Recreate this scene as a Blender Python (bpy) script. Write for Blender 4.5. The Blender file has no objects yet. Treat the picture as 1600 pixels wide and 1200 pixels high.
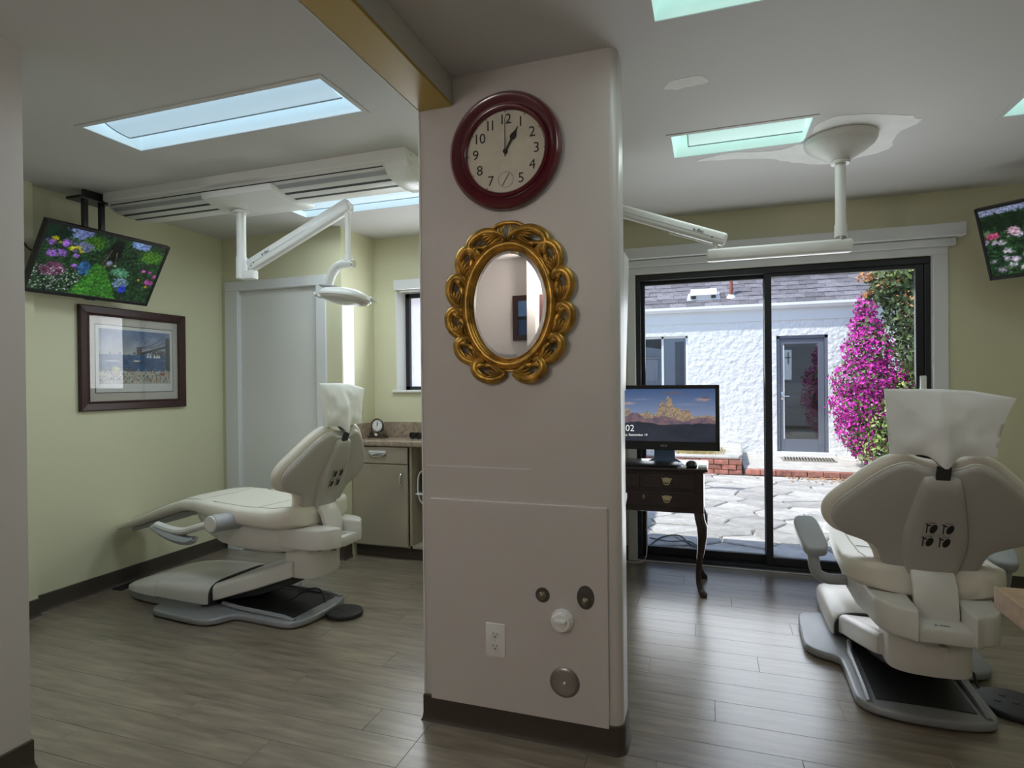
import bpy, bmesh, math, random
import numpy as np
from mathutils import Vector, Matrix, noise

random.seed(11)
rng = np.random.default_rng(5)
S = bpy.context.scene
COL = S.collection
R = math.radians

# ------------------------------------------------------------------ camera, world, sun, exposure
cam_d = bpy.data.cameras.new('camera')
cam = bpy.data.objects.new('camera', cam_d)
COL.objects.link(cam)
YAW, PIT, ROL = R(18.615), R(-0.247), R(-0.588)
fwd = Vector((-math.sin(YAW) * math.cos(PIT), math.cos(YAW) * math.cos(PIT), math.sin(PIT)))
rt = Vector((math.cos(YAW), math.sin(YAW), 0))
up = rt.cross(fwd)
r2 = rt * math.cos(ROL) + up * math.sin(ROL)
u2 = up * math.cos(ROL) - rt * math.sin(ROL)
m = Matrix((r2, u2, -fwd)).transposed().to_4x4()
m.translation = Vector((0, 0, 1.3))
cam.matrix_world = m
cam_d.sensor_width = 36
cam_d.lens = 921.9 / 1600 * 36
cam_d.clip_start = 0.05
S.camera = cam
S.view_settings.view_transform = 'Standard'
S.view_settings.look = 'None'
S.view_settings.gamma = 1
S.view_settings.use_curve_mapping = False
S.view_settings.exposure = 0.6

w = bpy.data.worlds.new('sky')
S.world = w
w.use_nodes = True
nt = w.node_tree
bg = nt.nodes['Background']
sky = nt.nodes.new('ShaderNodeTexSky')
sky.sky_type = 'NISHITA'
sky.sun_disc = False
sky.sun_elevation = R(55)
sky.sun_rotation = R(248)
nt.links.new(sky.outputs[0], bg.inputs[0])
bg.inputs[1].default_value = 0.19

sun_d = bpy.data.lights.new('sun', 'SUN')
sun_d.energy = 3.3
sun_d.angle = R(0.6)
sun_d.color = (1.0, 0.97, 0.91)
sun = bpy.data.objects.new('sun', sun_d)
COL.objects.link(sun)
sun_dir = Vector((-0.50, -0.29, 0.815)).normalized()
sun.rotation_euler = sun_dir.to_track_quat('Z', 'Y').to_euler()
sun.location = (-6, -3, 9)

LAMP_W = 6.3           # watts of each cool white fixture (left room)
FILL_R, FILL_L = 14.5, 5.0  # watts of the fill lamps added at the sliding door and small window
GLOBE_FILL_W = 18.0           # watts of the fill globe added behind the camera
LAMP_G = 2.3            # watts of each greenish fixture (right room)


def lamp(x0, x1, y0, y1, z, watts, col):  # serves the ceiling fixtures and the added fill lamps
    d = bpy.data.lights.new('fixture_or_fill_light', 'AREA')
    d.shape = 'RECTANGLE'
    d.size = x1 - x0
    d.size_y = y1 - y0
    d.energy = watts
    d.color = col
    d.spread = R(170)
    o = bpy.data.objects.new('fixture_or_fill_light', d)
    COL.objects.link(o)
    o.location = ((x0 + x1) / 2, (y0 + y1) / 2, z)
    return o


# fill lamps added inside the sliding door and small window to boost the daylight
for (x_, y_, z_, sx_, sz_, w_, tilt_) in ((.40, 4.27, 1.02, 1.72, 1.85, FILL_R, 112), (-1.9, 4.09, 1.63, .82, .72, FILL_L, 100)):
    a_ = lamp(x_ - sx_ / 2, x_ + sx_ / 2, y_ - sz_ / 2, y_ + sz_ / 2, z_, w_, (.93, .97, 1.0))
    a_.rotation_euler = (R(-tilt_), 0, 0)

# ------------------------------------------------------------------ helpers
def c(r, g, b):
    f = lambda v: (v / 255 / 12.92) if v / 255 <= .04045 else ((v / 255 + .055) / 1.055) ** 2.4
    return (f(r), f(g), f(b))


def mat(name, col, rough=.5, metal=0., spec=.5, bump=None, var=None, coat=0., emis=None, objvar=0., trans=0.):
    M = bpy.data.materials.new(name)
    M.use_nodes = True
    t = M.node_tree
    p = t.nodes['Principled BSDF']
    p.inputs['Base Color'].default_value = (*col, 1)
    p.inputs['Roughness'].default_value = rough
    p.inputs['Metallic'].default_value = metal
    p.inputs['Specular IOR Level'].default_value = spec
    p.inputs['Coat Weight'].default_value = coat
    p.inputs['Coat Roughness'].default_value = .08
    p.inputs['Transmission Weight'].default_value = trans
    tc = t.nodes.new('ShaderNodeTexCoord')
    if emis:
        p.inputs['Emission Color'].default_value = (*emis[0], 1)
        p.inputs['Emission Strength'].default_value = emis[1]
    out = None
    if var:
        sc, amt, stretch = var
        mp = t.nodes.new('ShaderNodeMapping')
        mp.inputs['Scale'].default_value = stretch
        n = t.nodes.new('ShaderNodeTexNoise')
        n.inputs['Scale'].default_value = sc
        n.inputs['Detail'].default_value = 5
        n.inputs['Roughness'].default_value = .62
        t.links.new(tc.outputs['Object'], mp.inputs[0])
        t.links.new(mp.outputs[0], n.inputs['Vector'])
        rmp = t.nodes.new('ShaderNodeValToRGB')
        rmp.color_ramp.elements[0].position = .32
        rmp.color_ramp.elements[1].position = .68
        rmp.color_ramp.elements[0].color = (*[v * (1 - amt) for v in col], 1)
        rmp.color_ramp.elements[1].color = (*[min(1, v * (1 + amt)) for v in col], 1)
        t.links.new(n.outputs['Fac'], rmp.inputs[0])
        out = rmp.outputs[0]
        t.links.new(out, p.inputs['Base Color'])
    if objvar:
        oi = t.nodes.new('ShaderNodeObjectInfo')
        hs = t.nodes.new('ShaderNodeHueSaturation')
        mr = t.nodes.new('ShaderNodeMapRange')
        mr.inputs['To Min'].default_value = 1 - objvar
        mr.inputs['To Max'].default_value = 1 + objvar
        t.links.new(oi.outputs['Random'], mr.inputs['Value'])
        t.links.new(mr.outputs[0], hs.inputs['Value'])
        if out:
            t.links.new(out, hs.inputs['Color'])
        else:
            hs.inputs['Color'].default_value = (*col, 1)
        t.links.new(hs.outputs[0], p.inputs['Base Color'])
    if bump:
        sc, st, dist = bump[:3]
        n = t.nodes.new('ShaderNodeTexNoise')
        n.inputs['Scale'].default_value = sc
        n.inputs['Detail'].default_value = bump[3] if len(bump) > 3 else 3
        if len(bump) > 4:
            mp = t.nodes.new('ShaderNodeMapping')
            mp.inputs['Scale'].default_value = bump[4]
            t.links.new(tc.outputs['Object'], mp.inputs[0])
            t.links.new(mp.outputs[0], n.inputs['Vector'])
        else:
            t.links.new(tc.outputs['Object'], n.inputs['Vector'])
        b = t.nodes.new('ShaderNodeBump')
        b.inputs['Strength'].default_value = st
        b.inputs['Distance'].default_value = dist
        t.links.new(n.outputs['Fac'], b.inputs['Height'])
        t.links.new(b.outputs[0], p.inputs['Normal'])
    return M


def glass_mat(name, tint=(1, 1, 1), refl=1.0, rough=0.0):
    M = bpy.data.materials.new(name)
    M.use_nodes = True
    t = M.node_tree
    t.nodes.remove(t.nodes['Principled BSDF'])
    tr = t.nodes.new('ShaderNodeBsdfTransparent')
    tr.inputs[0].default_value = (*tint, 1)
    gl = t.nodes.new('ShaderNodeBsdfGlossy')
    gl.inputs['Roughness'].default_value = rough
    fr = t.nodes.new('ShaderNodeFresnel')
    fr.inputs[0].default_value = 1.5
    mu = t.nodes.new('ShaderNodeMath')
    mu.operation = 'MULTIPLY'
    mu.inputs[1].default_value = refl
    mx = t.nodes.new('ShaderNodeMixShader')
    t.links.new(fr.outputs[0], mu.inputs[0])
    t.links.new(mu.outputs[0], mx.inputs[0])
    t.links.new(tr.outputs[0], mx.inputs[1])
    t.links.new(gl.outputs[0], mx.inputs[2])
    t.links.new(mx.outputs[0], t.nodes['Material Output'].inputs[0])
    return M


def picture_mat(name, emit, rough=.4):
    M = bpy.data.materials.new(name)
    M.use_nodes = True
    t = M.node_tree
    p = t.nodes['Principled BSDF']
    a = t.nodes.new('ShaderNodeAttribute')
    a.attribute_name = 'Col'
    p.inputs['Roughness'].default_value = rough
    if emit:
        p.inputs['Base Color'].default_value = (.004, .004, .005, 1)
        t.links.new(a.outputs['Color'], p.inputs['Emission Color'])
        p.inputs['Emission Strength'].default_value = emit
    else:
        t.links.new(a.outputs['Color'], p.inputs['Base Color'])
    return M


def catmull(pts, n=5, closed=False):
    P = [Vector(p) for p in pts]
    out = []
    L = len(P)
    rng_ = range(L if closed else L - 1)
    for i in rng_:
        p0 = P[(i - 1) % L] if (closed or i > 0) else P[0] * 2 - P[1]
        p1 = P[i]
        p2 = P[(i + 1) % L]
        p3 = P[(i + 2) % L] if (closed or i + 2 < L) else P[-1] * 2 - P[-2]
        for k in range(n):
            s = k / n
            out.append(.5 * ((2 * p1) + (p2 - p0) * s + (2 * p0 - 5 * p1 + 4 * p2 - p3) * s * s + (3 * p1 - p0 - 3 * p2 + p3) * s ** 3))
    if not closed:
        out.append(P[-1])
    return out


class MB:
    def __init__(self):
        self.v = []
        self.f = []

    def add(self, vs, fs, M=None):
        o = len(self.v)
        for p in vs:
            p = Vector(p)
            self.v.append(tuple(M @ p if M else p))
        self.f += [tuple(i + o for i in f) for f in fs]
        return self

    def addbm(self, bm, M=None):
        bm.verts.index_update()
        self.add([v.co for v in bm.verts], [[v.index for v in f.verts] for f in bm.faces], M)
        bm.free()
        return self

    def box(self, x0, x1, y0, y1, z0, z1, b=0, seg=2, M=None):
        bm = bmesh.new()
        bmesh.ops.create_cube(bm, size=1)
        for v in bm.verts:
            v.co = Vector((x0 + (v.co.x + .5) * (x1 - x0), y0 + (v.co.y + .5) * (y1 - y0), z0 + (v.co.z + .5) * (z1 - z0)))
        if b:
            bmesh.ops.bevel(bm, geom=list(bm.edges), offset=b, segments=seg, profile=.5, affect='EDGES')
        return self.addbm(bm, M)

    def prism(self, pts, z0, z1, b=0, seg=2, M=None):
        bm = bmesh.new()
        vs = [bm.verts.new((p[0], p[1], z0)) for p in pts]
        f = bm.faces.new(vs)
        bm.normal_update()
        if f.normal.z > 0:
            f.normal_flip()
        r = bmesh.ops.extrude_face_region(bm, geom=[f])
        nv = [e for e in r['geom'] if isinstance(e, bmesh.types.BMVert)]
        for v in nv:
            v.co.z = z1
        bmesh.ops.recalc_face_normals(bm, faces=list(bm.faces))
        if b:
            es = [e for e in bm.edges if abs(e.verts[0].co.z - e.verts[1].co.z) < 1e-6]
            bmesh.ops.bevel(bm, geom=es, offset=b, segments=seg, profile=.5, affect='EDGES')
        return self.addbm(bm, M)

    def loft(self, rings, cap=True, closed=True, M=None):
        n = len(rings[0])
        vs = [p for r_ in rings for p in r_]
        fs = []
        for i in range(len(rings) - 1):
            for j in range(n if closed else n - 1):
                a = i * n + j
                b_ = i * n + (j + 1) % n
                fs.append((a, b_, b_ + n, a + n))
        if cap:
            fs.append(tuple(range(n))[::-1])
            fs.append(tuple((len(rings) - 1) * n + k for k in range(n)))
        return self.add(vs, fs, M)

    def tube(self, pts, r, seg=10, closed=False, ry=None, upv=(0, 0, 1), M=None):
        P = [Vector(p) for p in pts]
        n = len(P)
        rr = r if isinstance(r, (list, tuple)) else [r] * n
        yy = rr if ry is None else (ry if isinstance(ry, (list, tuple)) else [ry] * n)
        rings = []
        U = Vector(upv)
        for i in range(n):
            if closed:
                d = P[(i + 1) % n] - P[i - 1]
            else:
                d = P[min(i + 1, n - 1)] - P[max(i - 1, 0)]
            d.normalize()
            s = d.cross(U)
            if s.length < 1e-3:
                s = d.cross(Vector((1, 0, .01)))
            s.normalize()
            u_ = s.cross(d)
            rings.append([P[i] + s * (rr[i] * math.cos(a)) + u_ * (yy[i] * math.sin(a)) for a in [2 * math.pi * k / seg for k in range(seg)]])
            if ry is None:
                U = u_
        if closed:
            rings.append(rings[0])
            return self.loft(rings, cap=False, M=M)
        return self.loft(rings, M=M)

    def lathe(self, prof, seg=32, M=None):
        rings = []
        for k in range(seg):
            a = 2 * math.pi * k / seg
            rings.append([(p[0] * math.cos(a), p[0] * math.sin(a), p[1]) for p in prof])
        n = len(prof)
        vs = [p for r_ in rings for p in r_]
        fs = []
        for k in range(seg):
            for j in range(n - 1):
                a = k * n + j
                b_ = ((k + 1) % seg) * n + j
                fs.append((a, b_, b_ + 1, a + 1))
        o = self.add(vs, fs, M)
        return o

    def cyl(self, p0, p1, r, seg=16, r1=None):
        return self.tube([p0, p1], [r, r1 if r1 is not None else r], seg)

    def mesh(self, name, material, smooth=True, ang=35):
        me = bpy.data.meshes.new(name)
        me.from_pydata(self.v, [], self.f)
        bm = bmesh.new()
        bm.from_mesh(me)
        bmesh.ops.remove_doubles(bm, verts=list(bm.verts), dist=1e-6)
        bmesh.ops.recalc_face_normals(bm, faces=list(bm.faces))
        bm.to_mesh(me)
        bm.free()
        if smooth:
            me.shade_smooth()
            me.set_sharp_from_angle(angle=R(ang))
        if material:
            me.materials.append(material)
        return me

    def build(self, name, material, parent=None, smooth=True, ang=35):
        return link(name, self.mesh(name, material, smooth, ang), parent)


ROOTM = {}


def link(name, me, parent=None):
    o = bpy.data.objects.new(name, me)
    COL.objects.link(o)
    if parent:
        o.parent = parent
        if parent in ROOTM:
            o.matrix_parent_inverse = ROOTM[parent].inverted()
    return o


def thing(name, label, cat, loc, group=None, rz=0, local=False):
    """An Empty at the base of a thing. local=False: its parts are given in world coordinates."""
    o = bpy.data.objects.new(name, None)
    COL.objects.link(o)
    o.empty_display_size = .1
    o.location = loc
    o.rotation_euler = (0, 0, rz)
    tag(o, label, cat, group)
    if not local:
        ROOTM[o] = Matrix.Translation(loc) @ Matrix.Rotation(rz, 4, 'Z')
    return o


def tag(o, label, cat, group=None):
    o['label'] = label
    o['category'] = cat
    if group:
        o['group'] = group
    return o


def struct(name, mb, material, parent=None, smooth=True):
    o = mb.build(name, material, parent, smooth)
    if not parent:
        o['kind'] = 'structure'
    return o


def stuff(o):
    o['kind'] = 'stuff'
    return o


def lab(o, s):
    o['label'] = s
    return o


DG = None


def text(s, size, material, parent, M, name='lettering', ext=.0006, bold=0.):
    cu = bpy.data.curves.new('t', 'FONT')
    cu.body = s
    cu.size = size
    cu.extrude = ext
    cu.offset = bold
    cu.align_x = 'CENTER'
    cu.align_y = 'CENTER'
    cu.resolution_u = 3
    tmp = bpy.data.objects.new('t', cu)
    COL.objects.link(tmp)
    dg = bpy.context.evaluated_depsgraph_get()
    dg.update()
    me = bpy.data.meshes.new_from_object(tmp.evaluated_get(dg))
    bpy.data.objects.remove(tmp)
    me.transform(M)
    me.materials.clear()
    me.materials.append(material)
    return link(name, me, parent)


RX90 = Matrix.Rotation(R(90), 4, 'X')      # lies in XY -> faces -Y, upright


def facing_front(x, y, z):
    return Matrix.Translation((x, y, z)) @ RX90


def picgrid(name, img, W, H, material, parent, M):
    h, w_ = img.shape[:2]
    xs = np.linspace(-W / 2, W / 2, w_)
    ys = np.linspace(H / 2, -H / 2, h)
    X, Y = np.meshgrid(xs, ys)
    co = np.stack([X, Y, np.zeros_like(X)], -1).reshape(-1, 3)
    A = np.array(M)
    co = co @ A[:3, :3].T + A[:3, 3]
    idx = np.arange(h * w_).reshape(h, w_)
    q = np.stack([idx[1:, :-1], idx[1:, 1:], idx[:-1, 1:], idx[:-1, :-1]], -1).reshape(-1, 4)
    me = bpy.data.meshes.new(name)
    me.vertices.add(len(co))
    me.vertices.foreach_set('co', co.ravel())
    me.loops.add(q.size)
    me.loops.foreach_set('vertex_index', q.ravel())
    me.polygons.add(len(q))
    me.polygons.foreach_set('loop_start', np.arange(0, q.size, 4))
    me.update(calc_edges=True)
    at = me.attributes.new('Col', 'FLOAT_COLOR', 'POINT')
    colr = np.ones((h * w_, 4))
    colr[:, :3] = img.reshape(-1, 3)
    at.data.foreach_set('color', colr.ravel())
    me.materials.append(material)
    return link(name, me, parent)


# ---------------------------------------------------------------- flat pictures (screens, print)
def lin(a):
    a = np.asarray(a, float) / 255
    return np.where(a <= .04045, a / 12.92, ((a + .055) / 1.055) ** 2.4)


def vnoise(h, w_, cell, oct_=3):
    out = np.zeros((h, w_))
    amp = 1
    tot = 0
    for o in range(oct_):
        gy, gx = max(2, int(h / cell) + 2), max(2, int(w_ / cell) + 2)
        g = rng.random((gy, gx))
        yy = np.linspace(0, gy - 1.001, h)
        xx = np.linspace(0, gx - 1.001, w_)
        y0 = yy.astype(int)
        x0 = xx.astype(int)
        fy = (yy - y0)[:, None]
        fx = (xx - x0)[None]
        a = g[y0][:, x0] * (1 - fy) * (1 - fx) + g[y0 + 1][:, x0] * fy * (1 - fx) + g[y0][:, x0 + 1] * (1 - fy) * fx + g[y0 + 1][:, x0 + 1] * fy * fx
        out += a * amp
        tot += amp
        amp *= .6
        cell = max(1.0, cell / 2)
    return out / tot


def blob(img, U, V, cx, cy, rx, ry, col, n=None, soft=.25):
    d = np.sqrt(((U - cx) / rx) ** 2 + ((V - cy) / ry) ** 2)
    if n is not None:
        d = d + (n - .5) * .9
    a = np.clip((1 - d) / soft, 0, 1)[..., None]
    img[:] = img * (1 - a) + np.array(col, float) * a


def garden(kind):
    h, w_ = 126, 222
    V, U = np.meshgrid(np.linspace(0, 1, h), np.linspace(0, 1, w_), indexing='ij')   # V down
    n1 = vnoise(h, w_, 10)
    n2 = vnoise(h, w_, 4, 2)
    n3 = vnoise(h, w_, 2, 1)
    dark = np.array([10, 28, 18.])
    mid = np.array([52, 92, 52.])
    k = np.clip((n2 * .6 + n3 * .6 - .28) * 1.5, 0, 1)[..., None]
    img = dark * (1 - k) + mid * k
    if kind == 0:
        blob(img, U, V, .24, .05, .11, .12, (120, 135, 190), n1)
        blob(img, U, V, .76, .03, .1, .1, (120, 150, 205), n1)
        blob(img, U, V, .38, .16, .1, .12, (60, 105, 30), n2)
        blob(img, U, V, .9, .2, .12, .12, (70, 120, 35), n2)
        blob(img, U, V, .08, .12, .13, .2, (12, 40, 28), n2)
        blob(img, U, V, .56, .2, .07, .2, (12, 22, 16), n1)
        blob(img, U, V, .31, .25, .08, .09, (100, 110, 140), n3)
        cx = .50 + (V - .5) * .05
        half = .045 + np.clip(V - .45, 0, 1) * .30
        a = np.clip((half - np.abs(U - cx + .02)) / .02, 0, 1) * np.clip((V - .45) / .03, 0, 1)
        g = (np.array([36, 100, 30.]) * (1 - n2[..., None]) + np.array([84, 150, 58.]) * n2[..., None])
        img = img * (1 - a[..., None]) + g * a[..., None]
        blob(img, U, V, .36, .56, .06, .13, (50, 100, 150), n2)
        for (x, y, r_) in ((.09, .42, .05), (.16, .40, .045), (.06, .26, .04), (.17, .24, .045), (.27, .40, .03), (.28, .56, .028), (.25, .33, .02)):
            blob(img, U, V, x, y, r_, r_ * 1.5, (150, 100, 200), n3, .5)
        for (x, y, r_) in ((.22, .3, .03), (.08, .2, .03), (.27, .28, .025), (.12, .25, .02), (.85, .62, .014), (.94, .72, .02), (.30, .33, .02)):
            blob(img, U, V, x, y, r_, r_ * 1.4, (185, 175, 40), n3, .5)
        for (x, y, r_) in ((.86, .46, .022), (.93, .46, .02), (.95, .64, .045), (.985, .52, .03)):
            blob(img, U, V, x, y, r_, r_ * 1.5, (190, 80, 170), n3, .5)
        blob(img, U, V, .14, .66, .1, .12, (105, 60, 90), n2)
        blob(img, U, V, .7, .72, .07, .1, (120, 150, 175), n3)
        blob(img, U, V, .73, .82, .04, .07, (40, 60, 190), n3)
        blob(img, U, V, .66, .55, .1, .08, (90, 150, 120), n3)
        for i in range(230):
            x, y = rng.random() * .36, .62 + rng.random() * .36
            if x < .42 - (y - .6) * .35:
                blob(img, U, V, x, y, .007, .009, (205, 215, 215), None, .8)
        for (x0, y0, x1, y1) in ((.53, .22, .49, .48), (.58, .24, .6, .46)):
            for s in np.linspace(0, 1, 14):
                blob(img, U, V, x0 + (x1 - x0) * s, y0 + (y1 - y0) * s, .006, .012, (105, 80, 75))
        blob(img, U, V, .545, .42, .035, .05, (150, 155, 190), None, .5)
        blob(img, U, V, .535, .48, .04, .02, (120, 80, 85), None, .5)
        blob(img, U, V, .60, .45, .02, .02, (170, 175, 165), n3, .5)
    else:
        blob(img, U, V, .12, .03, .25, .07, (140, 150, 185), n1)
        blob(img, U, V, .2, .2, .3, .13, (18, 40, 22), n2)
        for i in range(120):
            x, y = rng.random(), .35 + rng.random() * .62
            r_ = .012 + rng.random() * .028
            blob(img, U, V, x, y, r_, r_ * 1.3, [(185, 165, 200), (150, 140, 165), (205, 195, 215), (95, 110, 90)][i % 4], n3, .6)
        blob(img, U, V, .06, .4, .05, .06, (190, 80, 120), n3)
        blob(img, U, V, .2, .36, .05, .06, (205, 170, 190), n3)
    img = img * (.58 + .84 * vnoise(h, w_, 2.2, 1))[..., None] * (.75 + .5 * n1)[..., None]
    return lin(np.clip(img, 0, 255))


def mountains():
    h, w_ = 126, 216
    V, U = np.meshgrid(np.linspace(0, 1, h), np.linspace(0, 1, w_), indexing='ij')
    n1, n2, n3 = vnoise(h, w_, 22), vnoise(h, w_, 7), vnoise(h, w_, 2.5, 2)
    k = np.clip(V / .5, 0, 1)[..., None]
    img = np.array([62, 86, 128.]) * (1 - k) + np.array([128, 142, 172.]) * k
    for (x, y, rx, ry, cl) in ((.6, .08, .14, .04, (96, 92, 112)), (.88, .2, .09, .05, (168, 142, 140)), (.9, .17, .06, .03, (90, 84, 105)), (.1, .28, .13, .035, (176, 150, 140)), (.75, .3, .2, .03, (120, 130, 158)), (.28, .2, .15, .02, (110, 126, 156))):
        blob(img, U, V, x, y, rx, ry, cl, n2, .8)
    def ridge(pts, rough_):
        xs, ys = zip(*pts)
        return np.interp(U[0], xs, ys) + (vnoise(1, w_, 5)[0] - .5) * rough_
    r1 = ridge([(0, .5), (.08, .42), (.14, .36), (.17, .42), (.22, .5), (.34, .42), (.42, .5), (.46, .3), (.485, .2), (.51, .3), (.54, .12), (.57, .16), (.6, .34), (.66, .36), (.69, .42), (.74, .38), (.79, .52), (.9, .5), (1, .52)], .06)
    a = np.clip((V - r1[None]) / .015, 0, 1)[..., None]
    lit = np.array([206, 178, 128.]) * n3[..., None] + np.array([92, 84, 96.]) * (1 - n3[..., None])
    img = img * (1 - a) + lit * a
    r2 = ridge([(0, .62), (.1, .56), (.16, .46), (.24, .44), (.3, .56), (.4, .54), (.48, .5), (.6, .56), (.7, .62), (.82, .56), (.92, .52), (1, .6)], .05)
    a = np.clip((V - r2[None]) / .015, 0, 1)[..., None]
    lit = np.array([158, 116, 112.]) * n2[..., None] + np.array([66, 70, 96.]) * (1 - n2[..., None])
    img = img * (1 - a) + lit * a
    r3 = ridge([(0, .68), (.2, .62), (.35, .64), (.5, .68), (.7, .66), (1, .64)], .03)
    a = np.clip((V - r3[None]) / .02, 0, 1)[..., None]
    dk = np.array([30, 34, 44.]) * (1 - n1[..., None]) + np.array([56, 60, 72.]) * n1[..., None]
    img = img * (1 - a) + dk * a
    return lin(np.clip(img, 0, 255))


def harbour():
    h, w_ = 150, 176
    V, U = np.meshgrid(np.linspace(0, 1, h), np.linspace(0, 1, w_), indexing='ij')
    n1, n2, n3 = vnoise(h, w_, 24), vnoise(h, w_, 6), vnoise(h, w_, 2, 1)
    k = np.clip(V / .45, 0, 1)[..., None]
    img = np.array([105, 125, 165.]) * (1 - k) + np.array([170, 172, 176.]) * k
    img += (n1[..., None] - .5) * 50
    # skyline, water, shore
    sk = .36 + .1 * np.abs(np.sin(U * 23)) * (U < .45) + .06 * (vnoise(h, w_, 6, 1) > .5)
    a = ((V > .52 - (.5 - sk) * .9) & (V < .47) & (U < .95))[..., None]
    img = np.where(a, np.array([104, 114, 140.]) + (n3[..., None] - .5) * 50, img)
    wa = ((V > .46) & (V < .78))[..., None]
    img = np.where(wa, np.array([62, 98, 140.]) + (n2[..., None] - .5) * 70, img)
    sh = (V > .76)[..., None]
    img = np.where(sh, np.array([176, 176, 170.]) + (n2[..., None] - .5) * 40, img)
    # bridge
    deck = .40 - (U - .58) * .42
    a = ((U > .55) & (U < .97) & (V > deck) & (V < deck + .05))[..., None]
    img = np.where(a, np.array([74, 74, 80.]), img)
    for x0, x1, y0, y1, cl in ((.5, .575, .3, .46, (96, 88, 88)), (.93, 1.0, .1, .76, (58, 62, 70)), (.8, .92, .36, .46, (92, 92, 98)), (.72, .79, .36, .45, (98, 96, 102))):
        img = np.where(((U > x0) & (U < x1) & (V > y0) & (V < y1))[..., None], np.array(cl, float), img)
    cab = .30 - .28 * ((U - .575) / .38) ** 1.8
    img = np.where(((U > .575) & (U < .95) & (np.abs(V - cab) < .007))[..., None], np.array([80, 84, 96.]), img)
    cab = .32 - .18 * ((U - .575) / .38) ** 2.2
    img = np.where(((U > .575) & (U < .95) & (np.abs(V - cab) < .006))[..., None], np.array([92, 96, 108.]), img)
    # boats
    for x, y in ((.66, .5), (.7, .5), (.76, .5), (.8, .5), (.83, .5)):
        t = ((np.abs(U - x) < (V - (y - .07)) * .3) & (V > y - .07) & (V < y))[..., None]
        img = np.where(t, np.array([214, 214, 212.]), img)
    blob(img, U, V, .54, .6, .1, .018, (60, 62, 72), None, .4)
    blob(img, U, V, .5, .57, .06, .022, (205, 205, 200), None, .4)
    blob(img, U, V, .17, .58, .13, .014, (205, 208, 208), None, .4)
    blob(img, U, V, .85, .6, .07, .01, (70, 76, 88), None, .4)
    for x, y in ((.58, .12), (.66, .17), (.62, .22), (.7, .1), (.5, .17)):
        blob(img, U, V, x, y, .014, .01, (70, 74, 84), None, .5)
    # people on the shore
    cols = [(70, 62, 66), (168, 78, 72), (92, 104, 150), (210, 205, 190), (196, 176, 96), (54, 56, 64), (120, 130, 112)]
    for i in range(330):
        x, y = rng.random(), .7 + .28 * rng.random() ** .8
        blob(img, U, V, x, y, .006 + .004 * rng.random(), .012 + .012 * rng.random(), cols[i % 7], None, .6)
    blob(img, U, V, .22, .72, .07, .06, (190, 190, 120), n3, .6)
    blob(img, U, V, .88, .82, .06, .04, (150, 80, 78), n3, .6)
    img = 128 + (img - 128) * 1.25
    return lin(np.clip(img, 0, 255))


# ------------------------------------------------------------------ materials
M_yellow = mat('paint_pale_yellow', (.66, .64, .45), .38, spec=.45, bump=(60, .08, .004))
M_yellow2 = mat('paint_gold', (.52, .36, .07), .35)
M_gray = mat('paint_off_white', (.60, .57, .545), .33, spec=.5, bump=(45, .1, .004))
M_ceil = mat('ceiling_paint', (.62, .61, .60), .6, bump=(30, .05, .004))
M_patch = mat('bare_plaster', (.95, .95, .94), .8, bump=(40, .4, .004), var=(9, .05, (1, 1, 1)))
M_trim = mat('trim_white', (.72, .73, .74), .35)
M_base = mat('cove_base_brown', (.062, .047, .035), .5, spec=.4)
M_slab = mat('floor_slab', (.05, .045, .04), .8)
M_plank = mat('vinyl_plank', (.225, .182, .135), .30, spec=1.0, coat=.7, var=(3.2, .42, (1.0, 9, 9)), bump=(8, .06, .002, 3, (1, 14, 14)), objvar=.09)
M_plank.node_tree.nodes['Principled BSDF'].inputs['Coat Roughness'].default_value = .30
M_white = mat('white_enamel', (.80, .80, .78), .3)
M_whiteg = mat('white_satin', (.74, .74, .72), .42)
M_black = mat('black_plastic', (.012, .012, .013), .35)
M_blackf = mat('black_frame_metal', (.012, .013, .017), .4)
M_dark = mat('dark_grey', (.035, .036, .04), .55)
M_alu = mat('aluminium', (.62, .62, .64), .35, metal=.9)
M_chrome = mat('chrome', (.75, .75, .77), .16, metal=1)
M_glass = glass_mat('clear_glass', (.97, .985, .98), .9)
M_glassd = glass_mat('grey_door_glass', (.30, .32, .34), 3.2)
M_glassp = glass_mat('picture_glass', (.98, .98, .98), .6)
M_mirror = mat('mirror_silver', (.86, .86, .86), .01, metal=1)
M_red = mat('oxblood_enamel', (.105, .008, .017), .22, spec=.6, coat=.4)
M_face = mat('clock_face_cream', (.66, .63, .52), .55, var=(14, .06, (1, 1, 1)))
M_ink = mat('black_ink', (.008, .008, .008), .5)
M_grayink = mat('grey_ink', (.28, .26, .22), .6)
M_gold = mat('antique_gold', (.44, .245, .045), .36, metal=.7, var=(18, .6, (1, 1, 1)), bump=(60, .25, .003))
M_mahog = mat('dark_mahogany', (.030, .012, .011), .28, var=(5, .4, (8, 1, 8)), coat=.3)
M_brass = mat('brass', (.66, .54, .32), .35, metal=.35)
M_fram = mat('oxblood_wood_frame', (.040, .011, .010), .35, var=(6, .3, (1, 6, 6)))
M_mat = mat('picture_mat_board', (.62, .58, .53), .8)
M_paper = mat('white_paper', (.78, .78, .77), .7)
M_shell = mat('chair_shell_plastic', (.45, .43, .40), .35)
M_cover = mat('chair_cover_plastic', (.68, .66, .62), .32)
M_vinyl = mat('cream_vinyl', (.74, .70, .61), .42, bump=(220, .06, .002))
M_seam = mat('seam_thread', (.42, .38, .30), .6)
M_plate = mat('silver_grey_base', (.30, .31, .33), .38, metal=.25)
M_armg = mat('grey_urethane', (.36, .37, .39), .38)
M_rub = mat('black_rubber', (.02, .02, .022), .55)
M_bag = mat('white_nonwoven_cover', (.80, .80, .78), .75, bump=(120, .12, .003))
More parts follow.
